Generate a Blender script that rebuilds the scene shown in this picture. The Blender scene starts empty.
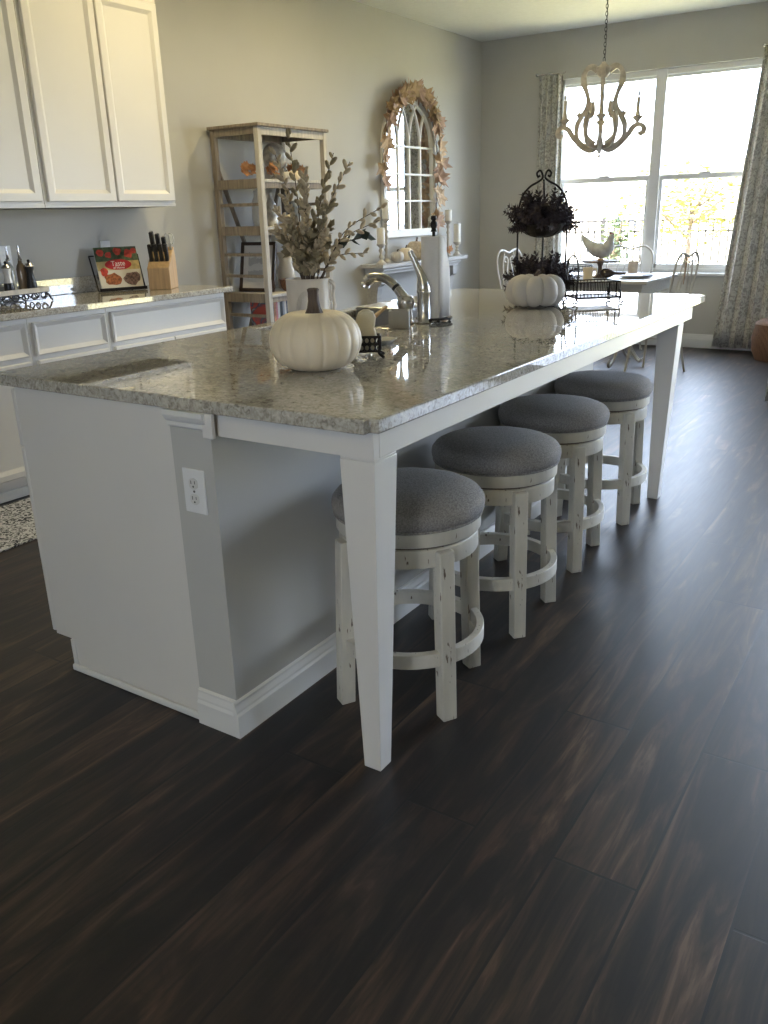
import bpy, bmesh, math, random
from mathutils import Vector, Matrix
R = math.radians
PI = math.pi
scene = bpy.context.scene
C = scene.collection

# ------------------------------------------------------------------ camera
CX, CY, CZ = 1.403, -1.3963, 1.3126
YAW, PITCH, ROLL, FPX = 0.5832, 0.3421, -0.0275, 840.55
cam = bpy.data.cameras.new('camera')
cam.sensor_fit = 'VERTICAL'
cam.sensor_height = 24.0
cam.lens = FPX / 1024 * 24.0
cam.clip_start = 0.02
cam.clip_end = 300
camo = bpy.data.objects.new('camera', cam)
C.objects.link(camo)
fw = Vector((-math.sin(YAW) * math.cos(PITCH), math.cos(YAW) * math.cos(PITCH), -math.sin(PITCH)))
rt = Vector((math.cos(YAW), math.sin(YAW), 0))
up = rt.cross(fw)
r2 = math.cos(ROLL) * rt + math.sin(ROLL) * up
u2 = -math.sin(ROLL) * rt + math.cos(ROLL) * up
mw = Matrix.Identity(4)
for i in range(3):
    mw[i][0] = r2[i]; mw[i][1] = u2[i]; mw[i][2] = -fw[i]
mw[0][3], mw[1][3], mw[2][3] = CX, CY, CZ
camo.matrix_world = mw
scene.camera = camo

# ------------------------------------------------------------------ view + world + lights
vs = scene.view_settings
vs.view_transform = 'Standard'
vs.look = 'None'
vs.gamma = 1.0
vs.use_curve_mapping = False
vs.exposure = 1.96
scene.display_settings.display_device = 'sRGB'
SKY = 5.8
CANW = 5.5      # watts of each warm fill light added in the ceiling, out of view
w = bpy.data.worlds.new('sky')
scene.world = w
w.use_nodes = True
bg = w.node_tree.nodes['Background']
bg.inputs[0].default_value = (0.66, 0.79, 1.0, 1)
bg.inputs[1].default_value = SKY


def lamp(name, kind, loc, aim, energy, color, size=1, size_y=None, portal=False):
    l = bpy.data.lights.new(name, kind)
    l.energy = energy
    l.color = color
    if kind == 'AREA':
        l.shape = 'RECTANGLE'
        l.size = size
        l.size_y = size_y or size
        l.cycles.is_portal = portal
    elif kind == 'SUN':
        l.angle = R(0.6)
    o = bpy.data.objects.new(name, l)
    C.objects.link(o)
    o.location = loc
    d = Vector(aim) - Vector(loc)
    o.rotation_euler = d.to_track_quat('-Z', 'Y').to_euler()
    return o


# room dimensions (metres)
XL, YW, HC = -2.90, 7.14, 2.896         # left wall, far wall, ceiling
XR = 0.52                               # right wall of the dining end
YJ = 4.88                               # living-side far wall, holding the sliding door
XLR, YB = 4.6, -4.2                     # living side wall, wall behind the camera
WX0, WX1, WZ0, WZ1 = -2.07, -0.17, 0.70, 2.48
SX0, SX1, SZ1 = 0.80, 3.80, 2.35        # sliding door (x range, height)
lamp('sun', 'SUN', (-4, -3, 9), (-2.2, 1.8, 0), 23.0, (1.0, 0.93, 0.80))
lamp('portal_window', 'AREA', ((WX0 + WX1) / 2, YW + 0.16, (WZ0 + WZ1) / 2), ((WX0 + WX1) / 2, 0, (WZ0 + WZ1) / 2), 1, (1, 1, 1), 1.9, 1.8, True)
lamp('portal_slider', 'AREA', ((SX0 + SX1) / 2, YJ + 0.16, SZ1 / 2), ((SX0 + SX1) / 2, -5, SZ1 / 2), 1, (1, 1, 1), 3.0, 2.35, True)
lamp('portal_back', 'AREA', (1.55, YB - 0.16, 1.5), (1.55, 0, 1.5), 1, (1, 1, 1), 1.1, 1.2, True)


# ------------------------------------------------------------------ materials
def nodes_of(name):
    m = bpy.data.materials.new(name)
    m.use_nodes = True
    nt = m.node_tree
    return m, nt, nt.nodes['Principled BSDF']


def N(nt, t, **kw):
    n = nt.nodes.new(t)
    for k, v in kw.items():
        setattr(n, k, v)
    return n


def ramp(nt, stops):
    r = N(nt, 'ShaderNodeValToRGB')
    e = r.color_ramp.elements
    while len(e) < len(stops):
        e.new(0.5)
    for i, (p, c) in enumerate(stops):
        e[i].position = p
        e[i].color = (*c, 1)
    return r


MATS = {}


def mat(name, col, rough=0.5, metal=0.0, var=0.06, scale=12.0, bump=0.0, bscale=60.0, stretch=(1, 1, 1), spec=0.5, coat=0.0, emit=None, trans=0.0):
    if name in MATS:
        return MATS[name]
    m, nt, b = nodes_of(name)
    tc = N(nt, 'ShaderNodeTexCoord')
    mp = N(nt, 'ShaderNodeMapping')
    mp.inputs['Scale'].default_value = stretch
    nt.links.new(tc.outputs['Object'], mp.inputs[0])
    nz = N(nt, 'ShaderNodeTexNoise')
    nz.inputs['Scale'].default_value = scale
    nz.inputs['Detail'].default_value = 4
    nt.links.new(mp.outputs[0], nz.inputs['Vector'])
    lo = tuple(max(0, c * (1 - var)) for c in col)
    hi = tuple(min(1, c * (1 + var)) for c in col)
    rp = ramp(nt, [(0.3, lo), (0.7, hi)])
    nt.links.new(nz.outputs['Fac'], rp.inputs[0])
    nt.links.new(rp.outputs[0], b.inputs['Base Color'])
    b.inputs['Roughness'].default_value = rough
    b.inputs['Metallic'].default_value = metal
    b.inputs['Specular IOR Level'].default_value = spec
    b.inputs['Coat Weight'].default_value = coat
    b.inputs['Transmission Weight'].default_value = trans
    if emit:
        b.inputs['Emission Color'].default_value = (*emit[0], 1)
        b.inputs['Emission Strength'].default_value = emit[1]
    if bump:
        n2 = N(nt, 'ShaderNodeTexNoise')
        n2.inputs['Scale'].default_value = bscale
        n2.inputs['Detail'].default_value = 3
        nt.links.new(mp.outputs[0], n2.inputs['Vector'])
        bp = N(nt, 'ShaderNodeBump')
        bp.inputs['Strength'].default_value = bump
        bp.inputs['Distance'].default_value = 0.002
        nt.links.new(n2.outputs['Fac'], bp.inputs['Height'])
        nt.links.new(bp.outputs[0], b.inputs['Normal'])
    MATS[name] = m
    return m


def patterned(name, c1, c2, scale=30, lo=0.42, hi=0.55, rough=0.9, distort=1.5, kind='noise', stretch=(1, 1, 1), c3=None, bump=0.0):
    if name in MATS:
        return MATS[name]
    m, nt, b = nodes_of(name)
    tc = N(nt, 'ShaderNodeTexCoord')
    mp = N(nt, 'ShaderNodeMapping')
    mp.inputs['Scale'].default_value = stretch
    nt.links.new(tc.outputs['Object'], mp.inputs[0])
    if kind == 'wave':
        t = N(nt, 'ShaderNodeTexWave')
        t.inputs['Distortion'].default_value = distort
        t.inputs['Detail'].default_value = 2
        t.inputs['Detail Scale'].default_value = 1.5
    elif kind == 'voronoi':
        t = N(nt, 'ShaderNodeTexVoronoi')
        t.feature = 'DISTANCE_TO_EDGE'
    else:
        t = N(nt, 'ShaderNodeTexNoise')
        t.inputs['Detail'].default_value = 3
        t.inputs['Distortion'].default_value = distort
    t.inputs['Scale'].default_value = scale
    nt.links.new(mp.outputs[0], t.inputs['Vector'])
    st = [(lo, c1), (hi, c2)] + ([(min(1, hi + 0.18), c3)] if c3 else [])
    rp = ramp(nt, st)
    nt.links.new(t.outputs[0], rp.inputs[0])
    nt.links.new(rp.outputs[0], b.inputs['Base Color'])
    b.inputs['Roughness'].default_value = rough
    if bump:
        bp = N(nt, 'ShaderNodeBump')
        bp.inputs['Strength'].default_value = bump
        bp.inputs['Distance'].default_value = 0.002
        nt.links.new(t.outputs[0], bp.inputs['Height'])
        nt.links.new(bp.outputs[0], b.inputs['Normal'])
    MATS[name] = m
    return m


def floor_material():
    m, nt, b = nodes_of('dark_plank_floor')
    L = nt.links.new
    tc = N(nt, 'ShaderNodeTexCoord')
    mp = N(nt, 'ShaderNodeMapping')
    mp.inputs['Rotation'].default_value = (0, 0, R(90))
    mp.inputs['Location'].default_value = (0.0, 0.025, 0)
    L(tc.outputs['Object'], mp.inputs[0])
    br = N(nt, 'ShaderNodeTexBrick')
    br.offset = 0.37
    br.inputs['Scale'].default_value = 1.0
    br.inputs['Brick Width'].default_value = 1.47
    br.inputs['Row Height'].default_value = 0.183
    br.inputs['Mortar Size'].default_value = 0.0034
    br.inputs['Mortar Smooth'].default_value = 0.2
    br.inputs['Color1'].default_value = (0, 0, 0, 1)
    br.inputs['Color2'].default_value = (1, 1, 1, 1)
    br.inputs['Mortar'].default_value = (0.5, 0.5, 0.5, 1)
    L(mp.outputs[0], br.inputs['Vector'])
    # offset grain per plank
    addv = N(nt, 'ShaderNodeVectorMath', operation='MULTIPLY_ADD')
    addv.inputs[1].default_value = (7.3, 3.1, 5.0)
    L(br.outputs['Color'], addv.inputs[0])
    L(mp.outputs[0], addv.inputs[2])
    st = N(nt, 'ShaderNodeMapping')
    st.inputs['Scale'].default_value = (1.0, 7.0, 1.0)
    L(addv.outputs[0], st.inputs[0])
    n1 = N(nt, 'ShaderNodeTexNoise')
    n1.inputs['Scale'].default_value = 1.9
    n1.inputs['Detail'].default_value = 6
    n1.inputs['Roughness'].default_value = 0.6
    n1.inputs['Distortion'].default_value = 1.2
    L(st.outputs[0], n1.inputs['Vector'])
    st2 = N(nt, 'ShaderNodeMapping')
    st2.inputs['Scale'].default_value = (3.0, 60.0, 1.0)
    L(addv.outputs[0], st2.inputs[0])
    n2 = N(nt, 'ShaderNodeTexNoise')
    n2.inputs['Scale'].default_value = 2.0
    n2.inputs['Detail'].default_value = 4
    L(st2.outputs[0], n2.inputs['Vector'])
    rp = ramp(nt, [(0.38, (0.0060, 0.0036, 0.0028)), (0.49, (0.0160, 0.0096, 0.0066)), (0.60, (0.046, 0.027, 0.0165)), (0.70, (0.105, 0.065, 0.040))])
    mx = N(nt, 'ShaderNodeMath', operation='MULTIPLY_ADD')
    mx.inputs[1].default_value = 0.22
    L(n2.outputs['Fac'], mx.inputs[0])
    sb = N(nt, 'ShaderNodeMath', operation='SUBTRACT')
    sb.inputs[1].default_value = 0.11
    L(n1.outputs['Fac'], sb.inputs[0])
    L(sb.outputs[0], mx.inputs[2])
    L(mx.outputs[0], rp.inputs[0])
    # per plank tone
    tone = N(nt, 'ShaderNodeMix', data_type='RGBA', blend_type='MULTIPLY')
    tr = ramp(nt, [(0.0, (0.6, 0.6, 0.62)), (1.0, (1.4, 1.34, 1.28))])
    L(br.outputs['Color'], tr.inputs[0])
    tone.inputs[0].default_value = 1.0
    L(rp.outputs[0], tone.inputs[6])
    L(tr.outputs[0], tone.inputs[7])
    seam = N(nt, 'ShaderNodeMix', data_type='RGBA')
    seam.inputs[7].default_value = (0.004, 0.0035, 0.003, 1)
    L(br.outputs['Fac'], seam.inputs[0])
    L(tone.outputs[2], seam.inputs[6])
    L(seam.outputs[2], b.inputs['Base Color'])
    rr = N(nt, 'ShaderNodeMapRange')
    rr.inputs[3].default_value = 0.37
    rr.inputs[4].default_value = 0.50
    L(n2.outputs['Fac'], rr.inputs[0])
    L(rr.outputs[0], b.inputs['Roughness'])
    b.inputs['Specular IOR Level'].default_value = 0.66
    hh = N(nt, 'ShaderNodeMath', operation='MULTIPLY_ADD')
    hh.inputs[1].default_value = -3.0
    L(br.outputs['Fac'], hh.inputs[0])
    L(n2.outputs['Fac'], hh.inputs[2])
    bp = N(nt, 'ShaderNodeBump')
    bp.inputs['Strength'].default_value = 0.18
    bp.inputs['Distance'].default_value = 0.001
    L(hh.outputs[0], bp.inputs['Height'])
    L(bp.outputs[0], b.inputs['Normal'])
    return m


def quartz_material():
    m, nt, b = nodes_of('speckled_quartz')
    L = nt.links.new
    tc = N(nt, 'ShaderNodeTexCoord')
    n1 = N(nt, 'ShaderNodeTexNoise')
    n1.inputs['Scale'].default_value = 75
    n1.inputs['Detail'].default_value = 5
    n1.inputs['Distortion'].default_value = 1.2
    L(tc.outputs['Object'], n1.inputs['Vector'])
    rp = ramp(nt, [(0.33, (0.25, 0.225, 0.19)), (0.44, (0.40, 0.375, 0.325)), (0.56, (0.50, 0.475, 0.42)), (0.72, (0.62, 0.595, 0.54))])
    L(n1.outputs['Fac'], rp.inputs[0])
    n2 = N(nt, 'ShaderNodeTexNoise')
    n2.inputs['Scale'].default_value = 7
    n2.inputs['Detail'].default_value = 4
    n2.inputs['Distortion'].default_value = 2
    L(tc.outputs['Object'], n2.inputs['Vector'])
    r2_ = ramp(nt, [(0.35, (0.88, 0.87, 0.84)), (0.65, (1.06, 1.05, 1.03))])
    L(n2.outputs['Fac'], r2_.inputs[0])
    mx = N(nt, 'ShaderNodeMix', data_type='RGBA', blend_type='MULTIPLY')
    mx.inputs[0].default_value = 1
    L(rp.outputs[0], mx.inputs[6])
    L(r2_.outputs[0], mx.inputs[7])
    L(mx.outputs[2], b.inputs['Base Color'])
    b.inputs['Roughness'].default_value = 0.03
    b.inputs['Specular IOR Level'].default_value = 0.9
    b.inputs['Coat Weight'].default_value = 0.25
    b.inputs['Coat Roughness'].default_value = 0.02
    return m


def glass_material():
    m = bpy.data.materials.new('window_glass')
    m.use_nodes = True
    nt = m.node_tree
    nt.nodes.clear()
    out = N(nt, 'ShaderNodeOutputMaterial')
    mix = N(nt, 'ShaderNodeMixShader')
    tr = N(nt, 'ShaderNodeBsdfTransparent')
    gl = N(nt, 'ShaderNodeBsdfGlossy')
    gl.inputs['Roughness'].default_value = 0.02
    mix.inputs[0].default_value = 0.05
    nt.links.new(tr.outputs[0], mix.inputs[1])
    nt.links.new(gl.outputs[0], mix.inputs[2])
    nt.links.new(mix.outputs[0], out.inputs[0])
    return m


FLOOR = floor_material()
QUARTZ = quartz_material()
GLASS = glass_material()
WALL = mat('greige_wall_paint', (0.47, 0.462, 0.435), 0.85, var=0.02, scale=3, bump=0.15, bscale=180)
CEIL = mat('textured_ceiling_paint', (0.70, 0.70, 0.66), 0.95, var=0.03, scale=25, bump=0.8, bscale=45)
WHITE = mat('white_cabinet_paint', (0.68, 0.655, 0.615), 0.38, var=0.015, scale=4)
TRIM = mat('white_trim_paint', (0.70, 0.69, 0.66), 0.42, var=0.02, scale=5)
VINYL = mat('white_window_vinyl', (0.72, 0.72, 0.72), 0.4, var=0.01)
CREAM = mat('distressed_cream_paint', (0.55, 0.52, 0.45), 0.55, var=0.10, scale=22, bump=0.2, stretch=(1, 1, 0.3))
SCUFF = mat('worn_brown_edge', (0.10, 0.07, 0.05), 0.7)
_nt = CREAM.node_tree
_bs = _nt.nodes['Principled BSDF']
_src = _bs.inputs['Base Color'].links[0].from_socket
_tc = _nt.nodes.new('ShaderNodeTexCoord')
_mp = _nt.nodes.new('ShaderNodeMapping'); _mp.inputs['Scale'].default_value = (3, 3, 0.7)
_wn = _nt.nodes.new('ShaderNodeTexNoise'); _wn.inputs['Scale'].default_value = 26; _wn.inputs['Detail'].default_value = 5
_wr = _nt.nodes.new('ShaderNodeValToRGB'); _wr.color_ramp.elements[0].position = 0.315; _wr.color_ramp.elements[1].position = 0.345
_mx = _nt.nodes.new('ShaderNodeMix'); _mx.data_type = 'RGBA'; _mx.inputs[6].default_value = (0.12, 0.085, 0.06, 1)
_nt.links.new(_tc.outputs['Object'], _mp.inputs[0]); _nt.links.new(_mp.outputs[0], _wn.inputs['Vector'])
_nt.links.new(_wn.outputs['Fac'], _wr.inputs[0]); _nt.links.new(_wr.outputs[0], _mx.inputs[0])
_nt.links.new(_src, _mx.inputs[7]); _nt.links.new(_mx.outputs[2], _bs.inputs['Base Color'])
FABRIC = patterned('grey_woven_upholstery', (0.17, 0.158, 0.15), (0.30, 0.28, 0.268), scale=300, lo=0.35, hi=0.65, distort=0.4, stretch=(1, 0.5, 1), bump=0.5)
BLACK = mat('black_iron', (0.018, 0.015, 0.014), 0.45, metal=0.5)
BLACKP = mat('black_plastic', (0.012, 0.012, 0.013), 0.35)
CHROME = mat('brushed_nickel', (0.62, 0.61, 0.60), 0.24, metal=1.0, var=0.03)
STEEL = mat('stainless_steel', (0.42, 0.42, 0.42), 0.28, metal=1.0, var=0.05, stretch=(1, 8, 1))
GREYWOOD = mat('weathered_grey_wood', (0.22, 0.18, 0.135), 0.65, var=0.30, scale=9, stretch=(6, 6, 0.6), bump=0.3)
GREYWOOD_L = mat('pale_weathered_wood', (0.46, 0.43, 0.38), 0.65, var=0.2, scale=9, stretch=(6, 6, 0.6), bump=0.3)
PINE = mat('light_block_wood', (0.48, 0.32, 0.17), 0.5, var=0.18, scale=8, stretch=(8, 8, 0.7))
CERAM = mat('cream_glazed_ceramic', (0.74, 0.63, 0.46), 0.48, var=0.03, scale=6)
CERAMV = mat('matte_white_ceramic', (0.64, 0.575, 0.49), 0.40, var=0.08, scale=20, bump=0.5, bscale=25, stretch=(1, 1, 0.25))
PUMPW = mat('chalky_white_pumpkin', (0.50, 0.47, 0.43), 0.6, var=0.06, scale=14, bump=0.2, bscale=80)
STEMB = mat('brown_pumpkin_stem', (0.10, 0.07, 0.05), 0.7, var=0.35, scale=30, stretch=(3, 3, 0.6))
DRYTAN = mat('dried_tan_pod', (0.48, 0.39, 0.26), 0.85, var=0.25, scale=30)
DRYGRN = mat('dried_sage_leaf', (0.26, 0.215, 0.13), 0.85, var=0.25, scale=30)
DKGREEN = mat('dark_green_leaf', (0.035, 0.05, 0.035), 0.6, var=0.3)
TWIG = mat('brown_twig', (0.09, 0.065, 0.045), 0.8, var=0.2)
PLUM = mat('dark_plum_foliage', (0.045, 0.032, 0.035), 0.75, var=0.4, scale=25)
ORANGE = mat('orange_maple_leaf', (0.38, 0.17, 0.055), 0.75, var=0.3, scale=18)
PALELEAF = mat('pale_maple_leaf', (0.50, 0.37, 0.25), 0.8, var=0.25, scale=16)
WAX = mat('ivory_candle_wax', (0.70, 0.68, 0.62), 0.5, var=0.02)
PAPER = mat('white_paper_towel', (0.68, 0.66, 0.64), 0.9, var=0.03, scale=30, bump=0.4, bscale=120)
MIRROR = mat('mirror_silver', (0.85, 0.86, 0.85), 0.02, metal=1.0, var=0.0)
MERC = mat('silver_mercury_glass', (0.50, 0.49, 0.47), 0.35, metal=0.35, var=0.45, scale=22)
WICKER = patterned('brown_wicker', (0.03, 0.018, 0.012), (0.30, 0.15, 0.075), scale=30, lo=0.3, hi=0.6, kind='wave', distort=2.0, rough=0.7, bump=1.0)
CURTAIN = patterned('ikat_leaf_curtain', (0.58, 0.57, 0.53), (0.36, 0.35, 0.32), scale=34, lo=0.48, hi=0.56, distort=1.6, stretch=(1.0, 0.6, 0.8))
RUGM = patterned('grey_scroll_rug', (0.045, 0.045, 0.05), (0.62, 0.62, 0.62), scale=26, lo=0.46, hi=0.50, distort=3.2)
TABLEW = mat('whitewashed_table_wood', (0.55, 0.55, 0.54), 0.35, var=0.12, scale=9, stretch=(0.6, 6, 6))
WIREW = mat('cream_painted_wire', (0.48, 0.46, 0.42), 0.5, var=0.1)
DKBROWN = mat('dark_brown_glass', (0.03, 0.02, 0.018), 0.2)
BONE = mat('grey_white_bird_glaze', (0.50, 0.52, 0.55), 0.5, var=0.25, scale=18)


# ------------------------------------------------------------------ mesh helpers
class MB:
    def __init__(s):
        s.v = []
        s.f = []

    def add(s, vs_, fs_, M=None):
        o = len(s.v)
        for p in vs_:
            p = Vector(p)
            s.v.append(M @ p if M else p)
        for f in fs_:
            s.f.append([i + o for i in f])
        return s

    def box(s, x0, x1, y0, y1, z0, z1, M=None):
        vs_ = [(x, y, z) for z in (z0, z1) for y in (y0, y1) for x in (x0, x1)]
        return s.add(vs_, [(0, 2, 3, 1), (4, 5, 7, 6), (0, 1, 5, 4), (2, 6, 7, 3), (0, 4, 6, 2), (1, 3, 7, 5)], M)

    def frustum(s, a, b, z0, z1, M=None):
        # a, b: (x0,x1,y0,y1) at z0 and z1
        vs_ = [(a[0], a[2], z0), (a[1], a[2], z0), (a[0], a[3], z0), (a[1], a[3], z0), (b[0], b[2], z1), (b[1], b[2], z1), (b[0], b[3], z1), (b[1], b[3], z1)]
        return s.add(vs_, [(0, 2, 3, 1), (4, 5, 7, 6), (0, 1, 5, 4), (2, 6, 7, 3), (0, 4, 6, 2), (1, 3, 7, 5)], M)

    def bar(s, p, q, wx, wy=None, M=None):
        # square-section bar between two points
        p, q = Vector(p), Vector(q)
        wy = wy or wx
        d = (q - p).normalized()
        a = Vector((0, 0, 1)) if abs(d.z) < 0.9 else Vector((1, 0, 0))
        x = d.cross(a).normalized() * wx / 2
        y = d.cross(x).normalized() * wy / 2
        vs_ = [p - x - y, p + x - y, p + x + y, p - x + y, q - x - y, q + x - y, q + x + y, q - x + y]
        return s.add(vs_, [(3, 2, 1, 0), (4, 5, 6, 7), (0, 1, 5, 4), (1, 2, 6, 5), (2, 3, 7, 6), (3, 0, 4, 7)], M)

    def tube(s, pts, r, seg=8, closed=False, M=None, flat=1.0):
        pts = [Vector(p) for p in pts]
        n = len(pts)
        rs = r if isinstance(r, (list, tuple)) else [r] * n
        vs_ = []
        prev = None
        for i in range(n):
            if closed:
                d = pts[(i + 1) % n] - pts[i - 1]
            else:
                d = pts[min(i + 1, n - 1)] - pts[max(i - 1, 0)]
            if d.length < 1e-9:
                d = Vector((0, 0, 1))
            d.normalize()
            if prev is None:
                a = Vector((0, 0, 1)) if abs(d.z) < 0.9 else Vector((1, 0, 0))
                x = d.cross(a).normalized()
            else:
                x = (prev - d * prev.dot(d))
                if x.length < 1e-6:
                    x = d.cross(Vector((0.3, 0.5, 0.8)))
                x.normalize()
            prev = x
            y = d.cross(x)
            for k in range(seg):
                t = 2 * PI * k / seg
                vs_.append(pts[i] + (x * math.cos(t) + y * math.sin(t) * flat) * rs[i])
        fs_ = []
        m = n if closed else n - 1
        for i in range(m):
            j = (i + 1) % n
            for k in range(seg):
                l = (k + 1) % seg
                fs_.append((i * seg + k, i * seg + l, j * seg + l, j * seg + k))
        if not closed:
            fs_.append(tuple(range(seg))[::-1])
            fs_.append(tuple((n - 1) * seg + k for k in range(seg)))
        return s.add(vs_, fs_, M)

    def lathe(s, prof, seg=24, c=(0, 0, 0), ribs=0, depth=0.0, M=None, sx=1, sy=1, sharp=1.0):
        vs_ = []
        n = len(prof)
        for (r, z) in prof:
            for k in range(seg):
                t = 2 * PI * k / seg
                f = 1.0
                if ribs:
                    f = 1 - depth * (1 - abs(math.sin(ribs * t / 2)) ** sharp)
                vs_.append((c[0] + r * f * math.cos(t) * sx, c[1] + r * f * math.sin(t) * sy, c[2] + z))
        fs_ = []
        for i in range(n - 1):
            for k in range(seg):
                l = (k + 1) % seg
                fs_.append((i * seg + k, i * seg + l, (i + 1) * seg + l, (i + 1) * seg + k))
        if prof[0][0] > 1e-5:
            fs_.append(tuple(range(seg))[::-1])
        if prof[-1][0] > 1e-5:
            fs_.append(tuple((n - 1) * seg + k for k in range(seg)))
        return s.add(vs_, fs_, M)

    def ell(s, c, rx, ry, rz, seg=12, rings=8, M=None):
        prof = [(max(1e-6, math.sin(PI * i / rings)), -math.cos(PI * i / rings)) for i in range(rings + 1)]
        T = Matrix.Translation(c) @ Matrix.Diagonal((rx, ry, rz, 1))
        if M:
            T = M @ T
        return s.lathe(prof, seg, M=T)

    def prism(s, poly, d0, d1, axis='Z', M=None):
        # poly in the plane; axis Z: (x,y); axis Y: (x,z) extruded along y; axis X: (y,z)
        def P(a, b, d):
            return {'Z': (a, b, d), 'Y': (a, d, b), 'X': (d, a, b)}[axis]
        n = len(poly)
        vs_ = [P(a, b, d0) for a, b in poly] + [P(a, b, d1) for a, b in poly]
        fs_ = [tuple(range(n))[::-1], tuple(range(n, 2 * n))]
        fs_ += [(i, (i + 1) % n, n + (i + 1) % n, n + i) for i in range(n)]
        return s.add(vs_, fs_, M)

    def build(s, name, m, parent=None, loc=None, rot=None, smooth=35, bevel=0, bseg=2, solid=0, sub=0):
        me = bpy.data.meshes.new(name)
        me.from_pydata([tuple(v) for v in s.v], [], s.f)
        me.validate()
        bm = bmesh.new()
        bm.from_mesh(me)
        bmesh.ops.remove_doubles(bm, verts=bm.verts, dist=1e-6)
        if not solid:
            bmesh.ops.recalc_face_normals(bm, faces=bm.faces)
        bm.to_mesh(me)
        bm.free()
        me.materials.append(m)
        if smooth:
            me.shade_smooth()
            me.set_sharp_from_angle(angle=R(smooth))
        o = bpy.data.objects.new(name, me)
        C.objects.link(o)
        if parent:
            o.parent = parent
        if loc:
            o.location = loc
        if rot:
            o.rotation_euler = rot
        if solid:
            md = o.modifiers.new('solid', 'SOLIDIFY')
            md.thickness = solid
        if bevel:
            md = o.modifiers.new('bevel', 'BEVEL')
            md.width = bevel
            md.segments = bseg
            md.limit_method = 'ANGLE'
            md.angle_limit = R(40)
            md.harden_normals = False
        if sub:
            md = o.modifiers.new('sub', 'SUBSURF')
            md.levels = sub
            md.render_levels = sub
        return o


def tag(o, label, cat, group=None):
    o['label'] = label
    o['category'] = cat
    if group:
        o['group'] = group
    return o


def thing(name, label, cat, loc=(0, 0, 0), rz=0, group=None):
    o = bpy.data.objects.new(name, None)
    o.empty_display_size = 0.05
    C.objects.link(o)
    o.location = loc
    o.rotation_euler = (0, 0, rz)
    return tag(o, label, cat, group)


def struct(o):
    o['kind'] = 'structure'
    return o


def copy_tree(o, parent=None):
    c = o.copy()
    C.objects.link(c)
    c.parent = parent
    for ch in list(o.children):
        copy_tree(ch, c)
    return c


def arc(cx, cz, r, a0, a1, n=10):
    return [(cx + r * math.cos(R(a0 + (a1 - a0) * i / n)), cz + r * math.sin(R(a0 + (a1 - a0) * i / n))) for i in range(n + 1)]


def spline(pts, n=6):
    # Catmull-Rom through points
    P = [Vector(p) for p in pts]
    P = [2 * P[0] - P[1]] + P + [2 * P[-1] - P[-2]]
    out = []
    for i in range(1, len(P) - 2):
        for k in range(n):
            t = k / n
            a, b, c, d = P[i - 1], P[i], P[i + 1], P[i + 2]
            out.append(0.5 * ((2 * b) + (c - a) * t + (2 * a - 5 * b + 4 * c - d) * t * t + (3 * b - a - 3 * c + d) * t ** 3))
    out.append(P[-2])
    return out


# ------------------------------------------------------------------ room shell
T = 0.14
struct(MB().box(XL - T, XLR + T, YB - T, YW + T, -0.12, 0).build('floor', FLOOR))
struct(MB().box(XL - T, XLR + T, YB - T, YW + T, HC, HC + 0.12).build('ceiling', CEIL))
struct(MB().box(XL - T, XL, YB - T, YW + T, 0, HC).build('wall_left', WALL))
mb = MB()
mb.box(XL, WX0, YW, YW + T, 0, HC); mb.box(WX1, XR + T, YW, YW + T, 0, HC)
mb.box(WX0, WX1, YW, YW + T, 0, WZ0); mb.box(WX0, WX1, YW, YW + T, WZ1, HC)
struct(mb.build('wall_far', WALL))
struct(MB().box(XR, XR + T, YJ, YW, 0, HC).build('wall_right', WALL))
mb = MB()
mb.box(XR + T, SX0, YJ, YJ + T, 0, HC); mb.box(SX1, XLR, YJ, YJ + T, 0, HC); mb.box(SX0, SX1, YJ, YJ + T, SZ1, HC)
struct(mb.build('wall_living_far', WALL))
mb = MB()
mb.box(XLR, XLR + T, YB - T, YJ + T, 0, HC)
struct(mb.build('wall_living', WALL))
mb = MB()
mb.box(XL, 1.0, YB - T, YB, 0, HC); mb.box(2.1, XLR, YB - T, YB, 0, HC)
mb.box(1.0, 2.1, YB - T, YB, 0, 0.9); mb.box(1.0, 2.1, YB - T, YB, 2.1, HC)
struct(mb.build('wall_back', WALL))


def base_profile(h=0.13, d=0.016):
    return [(0, 0), (d, 0), (d, h * 0.62), (d * 0.75, h * 0.70), (d * 0.75, h * 0.76), (d * 0.45, h * 0.90), (d * 0.45, h * 0.96), (0.002, h), (0, h)]


pr = base_profile()
mb = MB(); mb.prism([(YW - a, b) for a, b in pr], XL, XR, 'X')
struct(mb.build('baseboard_far', TRIM, smooth=0))
mb = MB(); mb.prism([(XL + a, b) for a, b in pr], 2.58, YW - 0.02, 'Y')
struct(mb.build('baseboard_left', TRIM, smooth=0))
mb = MB(); mb.prism([(XR - a, b) for a, b in pr], YJ + 0.001, YW - 0.02, 'Y')
struct(mb.build('baseboard_right', TRIM, smooth=0))

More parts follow.
